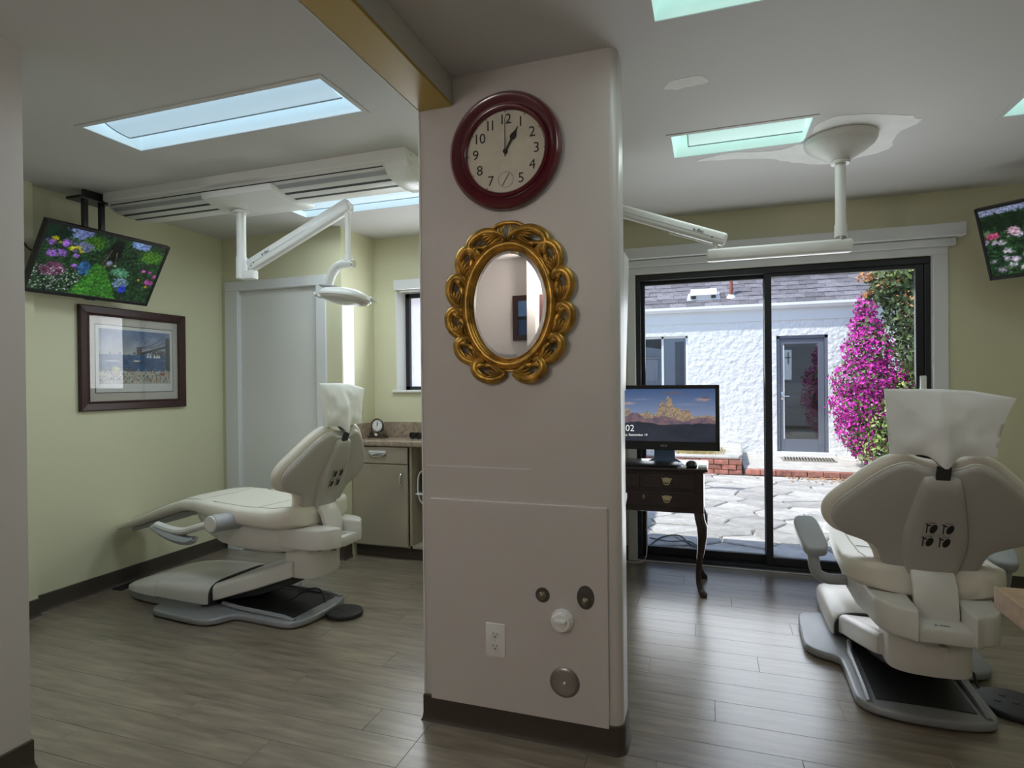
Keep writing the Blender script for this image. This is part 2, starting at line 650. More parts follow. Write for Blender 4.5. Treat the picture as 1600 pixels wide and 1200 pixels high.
M_cab = mat('taupe_laminate', (.36, .31, .235), .42)
M_lam = mat('granite_laminate', (.33, .255, .19), .3, var=(30, .35, (1, 1, 1)))
M_lamtan = mat('tan_laminate', (.40, .27, .155), .4, var=(45, .22, (1, 1, 1)))
M_basket = mat('troffer_diffuser_cool', (.8, .85, .9), .5, emis=((.50, .78, 1.0), .34))
M_basketg = mat('troffer_diffuser_green', (.8, .9, .88), .5, emis=((.48, .90, .83), .34))
M_well = mat('troffer_reflector_glow', (.86, .88, .9), .4, emis=((.54, .84, 1.0), .25))  # emission painted in for the light this part only reflects
M_wellg = mat('troffer_reflector_glow_green', (.86, .9, .88), .4, emis=((.52, .93, .86), .25))  # green twin, its reflected light likewise put in as emission
M_rim = mat('grey_blue_rim', (.34, .42, .46), .5)
M_stucco = mat('white_stucco', (.84, .85, .86), .85, bump=(10, .8, .042, 4))
M_trimo = mat('exterior_white_paint', (.80, .81, .83), .6)
M_soffit = mat('eave_grey_blue', (.42, .46, .55), .6)
M_doorb = mat('slate_blue_door_paint', (.145, .165, .21), .45)
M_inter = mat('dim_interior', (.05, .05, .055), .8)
M_curt = mat('curtain', (.66, .66, .68), .9)
M_shing = mat('asphalt_shingle', (.175, .165, .19), .9, var=(12, .3, (1, 1, 1)), bump=(160, .4, .004), objvar=.3)
M_roof = mat('roof_underlay', (.10, .095, .10), .9)
M_brick = mat('red_brick', (.42, .17, .13), .85, var=(14, .35, (1, 1, 1)), bump=(40, .5, .006), objvar=.3)
M_mortar = mat('mortar', (.56, .54, .51), .95, bump=(60, .5, .005))
M_flag = mat('flagstone', (.47, .45, .43), .8, var=(6, .22, (1, 1, 1)), bump=(10, .8, .03, 5), objvar=.2)
M_cap = mat('concrete_cap', (.52, .50, .47), .9, var=(5, .2, (1, 1, 1)), bump=(20, .6, .01))
M_leafg = mat('leaf_green', (.085, .16, .035), .5, objvar=.1, var=(7, .6, (1, 1, 1)))
M_leafl = mat('leaf_light_green', (.30, .40, .11), .5, var=(5, .5, (1, 1, 1)))
M_leafd = mat('leaf_dark_green', (.085, .125, .045), .5, var=(8, .6, (1, 1, 1)))
M_mag = mat('magenta_bract', (.62, .03, .42), .55, var=(9, .35, (1, 1, 1)))
M_bark = mat('bark', (.14, .09, .06), .9, bump=(20, .8, .01))
M_straw = mat('dry_grass', (.45, .36, .15), .9)
M_orange = mat('fallen_petals', (.55, .27, .12), .9)
M_rust = mat('rust_red_pipe', (.34, .10, .07), .7)
M_mat2 = mat('door_mat_fibre', (.30, .27, .23), .95, bump=(120, .6, .006))
M_key = mat('key_caps', (.045, .045, .05), .5)
M_blue = mat('blue_label', (.03, .05, .35), .5)
M_blueg = mat('steel_blue_stand', (.20, .27, .42), .35)
M_bronze = mat('antique_bronze', (.10, .075, .055), .4, metal=.5, bump=(40, .4, .004))
M_tv1 = picture_mat('garden_screen', .40, .25)
M_mon = picture_mat('mountain_screen', .60, .25)
M_print = picture_mat('harbour_print_ink', 0, .6)
M_tex = mat('glowing_white_pane', (.80, .82, .86), .35, emis=((.80, .80, .98), .42), bump=(10, .8, .02, 3, (5, 5, 1)))  # emission stands in for daylight behind glass and for the mirrored window

HC = 2.45
# ------------------------------------------------------------------ setting: floor
f = MB().box(-4.0, 2.75, -1.4, 4.32, -.12, -.006)
floor = struct('floor', f, M_slab)
PW = .1525
pm = {}
rows = []
y = 1.905
while y > -1.2:
    y -= PW
while y < 4.32:
    rows.append(y)
    y += PW
for i, y in enumerate(rows):
    y1 = min(y + PW, 4.318)
    segs = [(-1.02, -.415)]
    for (a, b, st) in ((-3.70, -1.02, -1), (-.415, 2.6, 1)):
        off = (i * 0.47) % 1.22 + .12
        if st > 0:
            xs = [a] + [a + off + 1.22 * k for k in range(4) if a + off + 1.22 * k < b - .1] + [b]
        else:
            xs = [b] + [b - off - 1.22 * k for k in range(4) if b - off - 1.22 * k > a + .1] + [a]
            xs = xs[::-1]
        segs += list(zip(xs[:-1], xs[1:]))
    for x0, x1 in segs:
        if x1 < -2.25 and y1 < 1.3:
            continue
        mb = MB()
        g = .0005
        cx, cy = (x0 + x1) / 2, (y + y1) / 2
        hx, hy = (x1 - x0) / 2 - g, (y1 - y) / 2 - g
        key = (round(hx, 3), round(hy, 3))
        if key not in pm:
            vs = [(-hx, -hy, -.0055), (hx, -hy, -.0055), (hx, hy, -.0055), (-hx, hy, -.0055)]
            e = .0007
            vs += [(-hx, -hy, -e), (hx, -hy, -e), (hx, hy, -e), (-hx, hy, -e)]
            vs += [(-hx + e, -hy + e, 0), (hx - e, -hy + e, 0), (hx - e, hy - e, 0), (-hx + e, hy - e, 0)]
            fs = [(0, 1, 5, 4), (1, 2, 6, 5), (2, 3, 7, 6), (3, 0, 4, 7), (4, 5, 9, 8), (5, 6, 10, 9), (6, 7, 11, 10), (7, 4, 8, 11), (8, 9, 10, 11)]
            mb.add(vs, fs)
            pm[key] = mb.mesh('plank', M_plank, False)
        o = link('plank', pm[key], floor)
        o.location = (cx, cy, 0)

# ------------------------------------------------------------------ ceiling with recessed fixture openings
TROF = [(-2.635, -1.385, 1.883, 2.168, 0), (-2.640, -1.39, 3.135, 3.42, 0), (-.160, 1.09, 1.662, 1.947, 1), (-.168, .437, 2.89, 3.177, 1), (1.233, 1.84, 2.89, 3.177, 1)]


def slab_with_holes(mb, x0, x1, y0, y1, z0, z1, holes):
    xs = sorted({x0, x1, *[h[0] for h in holes], *[h[1] for h in holes]})
    ys = sorted({y0, y1, *[h[2] for h in holes], *[h[3] for h in holes]})
    for i in range(len(xs) - 1):
        for j in range(len(ys) - 1):
            mx, my = (xs[i] + xs[i + 1]) / 2, (ys[j] + ys[j + 1]) / 2
            if any(h[0] < mx < h[1] and h[2] < my < h[3] for h in holes):
                continue
            mb.box(xs[i], xs[i + 1], ys[j], ys[j + 1], z0, z1)


cb = MB()
slab_with_holes(cb, -4.0, 2.75, -1.4, 4.5, HC, HC + .16, TROF)
ceiling = struct('ceiling', cb, M_ceil, smooth=False)


def patch(pts, z=.0012):
    pts = catmull([(p[0], p[1], 0) for p in pts], 4, True)
    pts = [(p.x + .012 * (noise.noise(Vector((p.x * 30, p.y * 30, 1)))), p.y + .012 * noise.noise(Vector((p.x * 30, p.y * 30, 7)))) for p in pts]
    o = MB().prism(pts, HC - z, HC + .0005).build('plaster_patch', M_patch, ceiling, False)
    lab(o, 'patch of bare white plaster on the ceiling')


patch([(-.165, 2.416), (-.14, 2.36), (-.06, 2.345), (-.015, 2.36), (0, 2.41), (-.05, 2.425), (-.1, 2.43)])
patch([(-.06, 3.26), (.1, 3.2), (.3, 3.25), (.42, 3.19), (.46, 3.0), (.56, 2.92), (.8, 3.0), (.86, 3.04), (.9, 3.1), (.84, 3.24), (.86, 3.42), (.74, 3.5), (.6, 3.55), (.42, 3.46), (.3, 3.36), (.1, 3.29)])

# ------------------------------------------------------------------ walls
def wall_y(name, x0, x1, y0, y1, holes=(), material=M_yellow, z1=HC):
    mb = MB()
    xs = sorted({x0, x1, *[h[0] for h in holes], *[h[1] for h in holes]})
    zs = sorted({-.005, z1, *[h[2] for h in holes], *[h[3] for h in holes]})
    for i in range(len(xs) - 1):
        for j in range(len(zs) - 1):
            mx, mz = (xs[i] + xs[i + 1]) / 2, (zs[j] + zs[j + 1]) / 2
            if any(h[0] < mx < h[1] and h[2] < mz < h[3] for h in holes):
                continue
            mb.box(xs[i], xs[i + 1], y0, y1, zs[j], zs[j + 1])
    return struct(name, mb, material, smooth=False)


def wall_x(name, x0, x1, y0, y1, holes=(), material=M_yellow, z1=HC):
    mb = MB()
    ys = sorted({y0, y1, *[h[0] for h in holes], *[h[1] for h in holes]})
    zs = sorted({-.005, z1, *[h[2] for h in holes], *[h[3] for h in holes]})
    for i in range(len(ys) - 1):
        for j in range(len(zs) - 1):
            my, mz = (ys[i] + ys[i + 1]) / 2, (zs[j] + zs[j + 1]) / 2
            if any(h[0] < my < h[1] and h[2] < mz < h[3] for h in holes):
                continue
            mb.box(x0, x1, ys[i], ys[i + 1], zs[j], zs[j + 1])
    return struct(name, mb, material, smooth=False)


wall_x('wall_left', -3.85, -3.667, 2.30, 3.87)
wall_x('wall_left_pier', -3.85, -3.618, 1.37, 2.30)
wall_foreground = wall_y('wall_foreground', -3.85, -2.2, -1.4, 1.37, material=M_gray)
wall_y('wall_door', -3.667, -2.72, 3.706, 3.87, holes=[(-3.505, -2.777, -.01, 2.03)])
wall_y('wall_door_return', -2.72, -2.561, 3.706, 4.145 + .2)
wall_y('wall_window', -2.561, -1.05, 4.145, 4.36, holes=[(-2.36, -1.45, 1.238, 2.10)])
wall_x('wall_partition', -1.05, -.90, 2.2, 4.32)
wall_y('wall_slider', -1.05, 2.75, 4.32, 4.5, holes=[(-.512, 1.312, -.01, 2.06)])
wall_x('wall_right', 2.6, 2.75, -1.4, 4.32)
wall_y('wall_rear', -2.2, 2.6, -1.4, -1.2, material=M_gray)

# pillar: a wall stub with bullnose corners
r_ = .035
PX0, PX1, PY0, PY1 = -1.055, -.297, 2.045, 2.20
pp = []
for (cx, cy, a0) in ((PX1 - r_, PY0 + r_, -90), (PX1 - r_, PY1 - r_, 0)):
    for k in range(7):
        a = R(a0 + 15 * k)
        pp.append((cx + r_ * math.cos(a), cy + r_ * math.sin(a)))
pp += [(PX0, PY1), (PX0, PY0)]
pil = struct('wall_pillar', MB().prism(pp, -.005, HC), M_gray)
# header beam
bm_ = MB().box(-1.052, -.915, -1.2, PY0, 2.352, HC, b=.004)
beam = struct('trim_beam', bm_, M_ceil, smooth=False)
so = MB().box(-1.052, -.915, -1.2, PY0 - .001, 2.340, 2.352, b=.003).build('soffit', M_yellow2, beam, False)
lab(so, 'gold painted underside of the beam')

bd = MB().box(-1.058, -1.050, -1.2, PY0, 2.338, 2.350, b=.003).build('corner_bead', M_trim, beam, False)
MB().box(PX0 - .003, PX0 + .004, PY0 - .003, PY0 + .004, .1, 2.338, b=.001).build('corner_bead', M_trim, pil, False)
# horizontal joint in the pillar face and the screwed-on access panel
pan = MB().box(-1.023, -.343, PY0 - .012, PY0 + .004, .092, .858, b=.0025).build('access_panel', M_gray, pil, False)
lab(pan, 'raised square panel on the lower half of the pillar')
MB().box(-1.04, -.62, PY0 - .0012, PY0, .979, .983).build('joint', M_trim, pil, False)


def cove(name, pts, h=.10, t=.006):
    """brown rubber cove base along a polyline with the room on its right-hand side"""
    mb = MB()
    P = [Vector((*p, 0)) for p in pts]
    prof = [(0, 0), (.014, 0), (.011, .005), (.008, .014), (t, .03), (t, h - .004), (t - .003, h), (0, h)]
    rings = []
    for i, p in enumerate(P):
        d0 = (P[i] - P[i - 1]).normalized() if i else (P[1] - P[0]).normalized()
        d1 = (P[i + 1] - P[i]).normalized() if i < len(P) - 1 else d0
        n0 = Vector((d0.y, -d0.x, 0))
        n1 = Vector((d1.y, -d1.x, 0))
        nn = (n0 + n1)
        nn = nn / max(.3, nn.dot(n0))
        rings.append([p + nn * a + Vector((0, 0, b)) for a, b in prof])
    mb.loft(rings)
    o = mb.build(name, M_base)
    o['kind'] = 'structure'
    return o


cove('baseboard_left', [(-3.618, 1.38), (-3.618, 2.30), (-3.667, 2.302), (-3.667, 3.706), (-3.635, 3.706)])
cove('baseboard_foreground', [(-2.2, -1.2), (-2.2, 1.37), (-2.5, 1.37)])
cove('baseboard_corner', [(-2.69, 3.706), (-2.561, 3.706), (-2.561, 3.80)])
pr = [(PX0, PY1), (PX0, PY0)] + [(p[0], p[1]) for p in pp[:14]]
cove('baseboard_pillar', pr)
cove('baseboard_right', [(1.40, 4.32), (2.6, 4.32), (2.6, -1.2)])
cove('baseboard_partition', [(-.90, 2.2), (-.90, 4.32), (-.58, 4.32)])

# door 1 (white flush door, left room) ---------------------------------------------------------
door1 = MB().box(-3.500, -2.782, 3.725, 3.765, .008, 2.026, b=.002).build('door_1', M_whiteg, None, False)
door1['kind'] = 'structure'
cs = MB()
cs.box(-3.628, -3.505, 3.690, 3.706, 0, 2.03, b=.004)
cs.box(-2.777, -2.690, 3.690, 3.706, 0, 2.03, b=.004)
cs.box(-3.628, -2.690, 3.690, 3.706, 2.03, 2.105, b=.004)
cs.box(-3.505, -3.5005, 3.7, 3.80, 0, 2.03)
cs.box(-2.7815, -2.777, 3.7, 3.80, 0, 2.03)
cs.box(-3.505, -2.777, 3.7, 3.80, 2.0265, 2.03)
struct('trim_1', cs, M_trim, smooth=False)
MB().box(-3.495, -2.787, 3.79, 3.80, .0, 2.02).build('door_backing', M_dark, door1, False)

# window 1 (left room, frosted glass) ---------------------------------------------------------------
w1 = MB()
WY = 4.315
w1.box(-2.36, -2.318, WY - .03, WY + .03, 1.24, 2.02)
w1.box(-1.50, -1.45, WY - .03, WY + .03, 1.24, 2.02)
w1.box(-2.36, -1.45, WY - .03, WY + .03, 1.24, 1.268)
w1.box(-2.36, -1.45, WY - .03, WY + .03, 1.985, 2.02)
win = struct('window_1', w1, M_blackf, smooth=False)
MB().box(-2.315, -1.5, WY - .004, WY + .004, 1.268, 1.985).build('pane', M_tex, win, False)
ss = MB().box(-2.39, -1.43, 4.118, 4.29, 1.222, 1.240, b=.004)
ss.box(-2.359, -2.3535, 4.14, 4.29, 1.24, 2.02)
ss.box(-1.4565, -1.451, 4.14, 4.29, 1.24, 2.02)
struct('trim_2', ss, M_white, smooth=False)
bl = thing('roller_blind', 'grey rolled-up blind at the top of the small left-room window', 'blind', (-1.9, 4.12, 2.02))
MB().box(-2.358, -1.452, 4.10, 4.135, 2.03, 2.105, b=.004).build('headrail', M_trim, bl, False)
MB().box(-2.33, -1.48, 4.145, 4.16, 2.012, 2.03, b=.003).build('bottom_rail', M_white, bl, False)

# glowing strip added in place of the window's reflection on the return wall
w2 = MB()
w2.box(-2.5612, -2.5585, 3.712, 3.858, 1.06, 1.935)
refl_strip = struct('window_reflection', w2, M_trim, smooth=False)
MB().box(-2.5588, -2.5572, 3.718, 3.852, 1.07, 1.925).build('pane', M_tex, refl_strip, False)  # not a real pane: glowing face of the window reflection

# ------------------------------------------------------------------ sliding glass door
sd = MB()
SY = 4.40
sd.box(-.51, 1.31, 4.345, 4.46, 2.015, 2.06, b=.004)          # head
sd.box(-.51, -.478, 4.345, 4.46, .03, 2.015, b=.004)
sd.box(1.278, 1.31, 4.345, 4.46, .03, 2.015, b=.004)
sd.box(-.51, 1.31, 4.33, 4.47, 0, .03, b=.004)
door2 = struct('door_2', sd, M_blackf, smooth=False)


def sash(x0, x1, yc, l, r__):
    mb = MB()
    mb.box(x0, x0 + l, yc - .018, yc + .018, .03, 2.015, b=.003)
    mb.box(x1 - r__, x1, yc - .018, yc + .018, .03, 2.015, b=.003)
    mb.box(x0 + l, x1 - r__, yc - .018, yc + .018, .03, .085, b=.003)
    mb.box(x0 + l, x1 - r__, yc - .018, yc + .018, 1.99, 2.015, b=.003)
    o = mb.build('sash', M_blackf, door2, False)
    MB().box(x0 + l, x1 - r__, yc - .003, yc + .003, .085, 1.99).build('pane', M_glass, o, False)
    return o


sash(-.478, .395, 4.425, .025, .048)
s2 = sash(.35, 1.278, 4.375, .045, .045)
h_ = MB().box(1.250, 1.285, 4.335, 4.357, 1.12, 1.31, b=.006).build('latch_handle', M_white, s2)
lab(h_, 'white pull handle')
th = MB().box(-.55, 1.36, 4.30, 4.332, 0, .010, b=.003).build('threshold', M_alu, door2, False)
lab(th, 'thin silver threshold strip')
ct = MB()
ct.box(-.570, -.512, 4.304, 4.322, .0, 2.06, b=.003)
ct.box(1.312, 1.392, 4.304, 4.322, .0, 2.06, b=.003)
ct.box(-.570, 1.392, 4.304, 4.322, 2.06, 2.107, b=.003)
ct.box(-.570, 1.425, 4.275, 4.322, 2.107, 2.152, b=.003)
ct.box(-.516, -.5115, 4.322, 4.40, 0, 2.06)
ct.box(1.3115, 1.316, 4.322, 4.40, 0, 2.06)
struct('trim_3', ct, M_trim, smooth=False)
hd = MB().box(-.575, 1.462, 4.225, 4.32, 2.155, 2.232, b=.004).build('blind_headrail', M_trim, None, False)
tag(hd, 'long white blind headrail above the sliding glass door', 'blind')

# ------------------------------------------------------------------ ceiling fixtures
names = ['cool white ceiling light panel nearest the left room opening, longest bright one', 'cool white ceiling light panel behind the ceiling track in the left room', 'pale green ceiling light panel cut by the top edge of the photo', 'pale green ceiling light panel beside the ceiling dome of the right lamp', 'pale green ceiling light panel at the right edge of the photo']
for i, (x0, x1, y0, y1, g) in enumerate(TROF):
    t = thing('ceiling_light', names[i], 'ceiling light', ((x0 + x1) / 2, (y0 + y1) / 2, HC), 'recessed ceiling lights')
    fr = MB()
    o_ = .022
    for (a0, a1, b0, b1) in ((x0 - o_, x1 + o_, y0 - o_, y0), (x0 - o_, x1 + o_, y1, y1 + o_), (x0 - o_, x0, y0, y1), (x1, x1 + o_, y0, y1)):
        fr.box(a0, a1, b0, b1, HC - .003, HC + .0005)
    fr.build('trim_frame', M_ceil, t, False)
    rf = MB()
    zt = HC + .085
    vs = [(x0, y0, HC), (x1, y0, HC), (x1, y1, HC), (x0, y1, HC), (x0 + .03, y0 + .03, zt), (x1 - .03, y0 + .03, zt), (x1 - .03, y1 - .03, zt), (x0 + .03, y1 - .03, zt)]
    rf.add(vs, [(0, 1, 5, 4), (1, 2, 6, 5), (2, 3, 7, 6), (3, 0, 4, 7), (4, 5, 6, 7)])
    rf.build('reflector', M_wellg if g else M_well, t, False)
    bk = MB()
    n = 14
    prof = [(y0 + .012, HC + .07)] + [(y0 + .012 + .155 * (1 - math.cos(math.pi * .5 * k / n)), HC + .07 - .064 * math.sin(math.pi * .5 * k / n)) for k in range(1, n + 1)] + [(y0 + .172, HC + .012), (y0 + .172, HC + .07)]
    bk.loft([[(x, a, b) for a, b in prof] for x in (x0 + .075, x1 - .02)])
    bko = bk.build('curved_diffuser', M_basketg if g else M_basket, t)
    rim = MB()
    rim.tube([(x0 + .073, a, b - .001) for a, b in prof[:-1]], .003, 6)
    rim.tube([(x0 + .073, y0 + .170, HC + .006), (x1 - .02, y0 + .170, HC + .006)], .0035, 6)
    rim.build('diffuser_rim', M_rim, bko)
    lamp(x0 + .02, x1 - .02, y0 + .02, y1 - .02, HC - .02, (LAMP_G if g else LAMP_W) * (x1 - x0) / 1.25, (.90, 1.0, .96) if g else (.80, .94, 1.0))

# unseen globe lamp added behind the camera as fill light
GX, GY = -1.30, -.95
gb = thing('fill_globe', 'round white globe added as a fill light behind the camera', 'ceiling light', (GX, GY, HC))
MB().lathe([(0, HC - .02), (.07, HC - .02), (.075, HC)], 24, Matrix.Translation((GX, GY, 0))).build('fill_globe_canopy', M_white, gb)
MB().tube([(GX, GY, HC - .02), (GX, GY, 2.30)], .01, 10).build('fill_globe_stem', M_white, gb)
MB().lathe([(.0, -.02), (.05, -.018), (.055, 0), (.05, .018), (0, .02)], 20, Matrix.Translation((GX, GY, 2.295))).build('fill_globe_holder', M_white, gb)
MB().lathe([(.12 * math.sin(math.pi * k / 16), .12 * math.cos(math.pi * k / 16)) for k in range(17)], 24, Matrix.Translation((GX, GY, 2.16))).build('globe', mat('fill_globe_glow', (.8, .8, .8), .3, emis=((1.0, .92, .86), GLOBE_FILL_W / (4 * math.pi ** 2 * .12 ** 2))), gb)

# ------------------------------------------------------------------ wall clock
CK = thing('wall_clock', 'round oxblood wall clock with cream face on the pillar', 'clock', (-.70, PY0, 2.135))
cM = facing_front(-.70, PY0, 2.135)
prof = [(.150, .012), (.150, .026), (.157, .034), (.165, .034), (.170, .028), (.176, .030), (.186, .044), (.200, .046), (.210, .036), (.213, .018), (.207, .002), (.15, .002)]
MB().lathe(prof, 72, cM).build('rim', M_red, CK, ang=50)
MB().lathe([(0, .0125), (.154, .0125)], 64, cM).build('dial', M_face, CK)
glyph_r = .117
for n_ in (12, 1, 2, 3, 4, 5, 7, 8, 9, 10, 11):
    a = R(90 - 30 * n_)
    for k, ch in enumerate(str(n_)):
        dx = (k - .5) * (.024 if n_ != 11 else .018) if n_ > 9 else 0
        text(ch, .052, M_ink, CK, cM @ Matrix.Translation((glyph_r * math.cos(a) + dx, glyph_r * math.sin(a), .0135)), 'numeral', bold=-.0002)
    lab(MB().lathe([(0, .0142), (.0022, .0142), (.0022, .0125)], 8, cM @ Matrix.Translation((.146 * math.cos(a), .146 * math.sin(a), 0))).build('minute_dot', M_ink, CK), 'small dot')
sd_ = MB()
sd_.lathe([(.028, .0128), (.0288, .0136), (.0295, .0128)], 40, cM @ Matrix.Translation((0, -.1, 0)))
for k in range(12):
    a = R(30 * k)
    sd_.box(.024, .0275, -.0004, .0004, .0126, .0132, M=cM @ Matrix.Translation((0, -.1, 0)) @ Matrix.Rotation(a, 4, 'Z'))
sd_.build('seconds_dial', M_grayink, CK)
hs = cM @ Matrix.Translation((0, -.1, 0)) @ Matrix.Rotation(R(-32), 4, 'Z')
MB().prism([(-.0012, -.026), (.0012, -.026), (.001, 0), (.0006, .028), (-.0006, .028), (-.001, 0)], .014, .0155, M=hs).build('second_hand', M_ink, CK, False)
MB().prism([(-.002, -.018), (.002, -.018), (.0016, .0), (.0008, .118), (0, .126), (-.0008, .118), (-.0016, 0)], .019, .0205, M=cM).build('minute_hand', M_ink, CK, False)
hh = cM @ Matrix.Rotation(R(-30), 4, 'Z')
MB().prism([(-.0035, -.004), (.0035, -.004), (.0035, .045), (.0115, .056), (.010, .066), (.003, .08), (.0008, .098), (-.0008, .098), (-.003, .08), (-.010, .066), (-.0115, .056), (-.0035, .045)], .016, .018, M=hh).build('hour_hand', M_ink, CK, False)
MB().lathe([(0, .024), (.0075, .023), (.0085, .013)], 20, cM).build('hand_hub', M_ink, CK)

# ------------------------------------------------------------------ gilt oval mirror
MR = thing('oval_mirror', 'oval mirror in carved openwork gold frame under the clock', 'mirror', (-.692, PY0, 1.58))
mM = facing_front(-.692, PY0, 1.580)


def oval(a, b, z, n=72):
    return [(a * math.cos(2 * math.pi * k / n), b * math.sin(2 * math.pi * k / n), z) for k in range(n)]


gl = MB()
gl.loft([oval(.146, .201, .014), oval(.146, .201, .016), oval(.128, .183, .0185)], cap=False, M=mM)
gl.add(oval(.128, .183, .0185), [tuple(range(72))], mM)
gl.build('mirror_glass', M_mirror, MR, ang=3)
rg = MB()
prof = [(.0, .012), (-.003, .022), (.002, .030), (.006, .027), (.010, .034), (.018, .038), (.026, .036), (.031, .028), (.034, .030), (.038, .022), (.038, .004)]
rg.loft([oval(.144 + p[0], .199 + p[0], p[1], 80) for p in prof], cap=False, M=mM)
rg.build('inner_ring', M_gold, MR, ang=60)
EA, EB = .197, .252          # ellipse through the middle of the scrolls


def scroll(theta, flip, size):
    """one openwork leaf scroll: a looped rim with a fan of ribs, at angle theta on the oval"""
    mb = MB()
    cx, cy = EA * math.cos(theta), EB * math.sin(theta)
    nx, ny = math.cos(theta) / EA, math.sin(theta) / EB
    l_ = math.hypot(nx, ny)
    nx, ny = nx / l_, ny / l_
    tx, ty = (-ny * flip, nx * flip)

    def P(t, n, z):
        return (cx + tx * t * size + nx * n, cy + ty * t * size + ny * n, z)
    outer = catmull([P(-.062, -.012, .016), P(-.050, .012, .020), P(-.022, .034, .025), P(.014, .040, .028), P(.040, .031, .030), P(.052, .012, .030), P(.046, -.008, .026), P(.030, -.016, .020)], 4)
    n = len(outer)
    mb.tube(outer, [.008 + .0105 * math.sin(math.pi * min(1, .10 + .72 * i / (n - 1))) for i in range(n)], 8, M=mM)
    inner = catmull([P(-.06, -.014, .014), P(-.036, -.014, .017), P(-.008, -.013, .020), P(.014, -.006, .022), P(.022, .006, .022)], 4)
    n = len(inner)
    mb.tube(inner, [.0085 + .005 * math.sin(math.pi * i / (n - 1)) for i in range(n)], 8, M=mM)
    for k in range(5):                     # ribs fanning over the head of the leaf
        q = k / 4
        rib = catmull([P(.012 + .012 * q, -.012 + .008 * q, .026), P(.026 + .010 * q, .002 + .010 * q, .036 - .002 * q), P(.040 + .008 * q, .012 + .012 * q - .012 * (1 - q), .036), P(.052 - .02 * q, .008 + .030 * q - .014 * (1 - q), .026)], 4)
        n = len(rib)
        mb.tube(rib, [.0034 + .0050 * math.sin(math.pi * i / (n - 1)) for i in range(n)], 6, M=mM)
    for k in range(4):                     # veins running back along the stem
        q = k / 3
        rib = catmull([P(-.058 + .01 * q, -.008 + .006 * q, .022), P(-.036 + .004 * q, -.006 + .020 * q, .030), P(-.016 + .006 * q, -.010 + .040 * q, .034), P(.004, -.012 + .046 * q, .028)], 4)
        n = len(rib)
        mb.tube(rib, [.002 + .0042 * math.sin(math.pi * i / (n - 1)) for i in range(n)], 6, M=mM)
    return mb.build('leaf_scroll', M_gold, MR, ang=70)


# arrangement read from the frame: mirrored pair at top and bottom, four scrolls down each side
for ang, flip, sz in ((117, -1, 1.12), (63, 1, 1.12), (39, 1, .95), (13, 1, .95), (-14, 1, .95), (-40, 1, .95), (141, -1, .95), (167, -1, .95), (194, -1, .95), (220, -1, .95), (247, 1, 1.0), (293, -1, 1.0)):
    a = R(ang)
    scroll(math.atan2(math.sin(a), math.cos(a)), -flip if ang in (247, 293, 63, 117) else flip, sz)
crest = MB()
for s in (-1, 1):
    for k in range(4):
        crest.tube(catmull([(s * .004, .232, .03), (s * (.012 + .008 * k), .247 + .004 * k, .038), (s * (.018 + .013 * k), .268 - .002 * k, .034), (s * (.012 + .016 * k), .284 - .006 * k, .022)], 4), .0055, 6, M=mM)
crest.tube(catmull([(-.07, .272, .016), (-.035, .290, .022), (0, .294, .024), (.035, .290, .022), (.07, .272, .016)], 4), .008, 8, M=mM)
crest.build('crest', M_gold, MR, ang=70)
rmo = MB()
# thin gilt web tying the scrolls to the ring
rmo.loft([oval(.178, .233, .003, 80), oval(.190, .245, .003, 80), oval(.188, .243, .016, 80), oval(.178, .233, .016, 80)], cap=False, M=mM)
rmo.build('scroll_base', M_gold, MR, ang=60)

# ------------------------------------------------------------------ pillar fittings
PF = PY0 - .012
ot = thing('wall_outlet', 'white duplex outlet on the pillar panel', 'outlet', (-.758, PF, .35))
MB().box(-.796, -.720, PF - .006, PF, .288, .412, b=.003).build('cover_plate', M_white, ot)
for z in (.371, .327):
    q = [(.017 * math.cos(a) if abs(math.cos(a)) < .9 else .0155 * (1 if math.cos(a) > 0 else -1), .0145 * math.sin(a)) for a in [2 * math.pi * k / 24 for k in range(24)]]
    o = MB().prism(q, 0, .003, .001, M=facing_front(-.758, PF - .005, z)).build('socket', M_whiteg, ot)
    sl = MB()
    sl.box(-.766, -.764, PF - .0085, PF - .0078, z + .000, z + .009)
    sl.box(-.752, -.750, PF - .0085, PF - .0078, z + .000, z + .008)
    sl.lathe([(0, .0005), (.0026, .0005), (.0026, 0)], 10, facing_front(-.758, PF - .008, z - .007))
    sl.build('slots', M_ink, o, False)
MB().lathe([(0, .0015), (.003, .001), (.003, 0)], 12, facing_front(-.758, PF - .006, .349)).build('screw', M_alu, ot)


def hole_fitting(x, z, rx, rz, off, label):
    t = thing('pipe_stub', label, 'pipe', (x, PF, z))
    q = [(rx * math.cos(a), rz * math.sin(a)) for a in [2 * math.pi * k / 28 for k in range(28)]]
    o = MB().prism(q, 0, .0015, M=facing_front(x, PF + .0002, z)).build('cut_hole', M_cut if rz > rx else M_rub, t, False)
    lab(o, 'dark hole cut in the panel')
    pr_ = [(.0, .018), (.008, .016), (.0145, .010), (.0165, .004), (.0165, 0)]
    MB().lathe(pr_, 20, facing_front(x, PF, z + off)).build('pipe_end', M_bronze2, t)


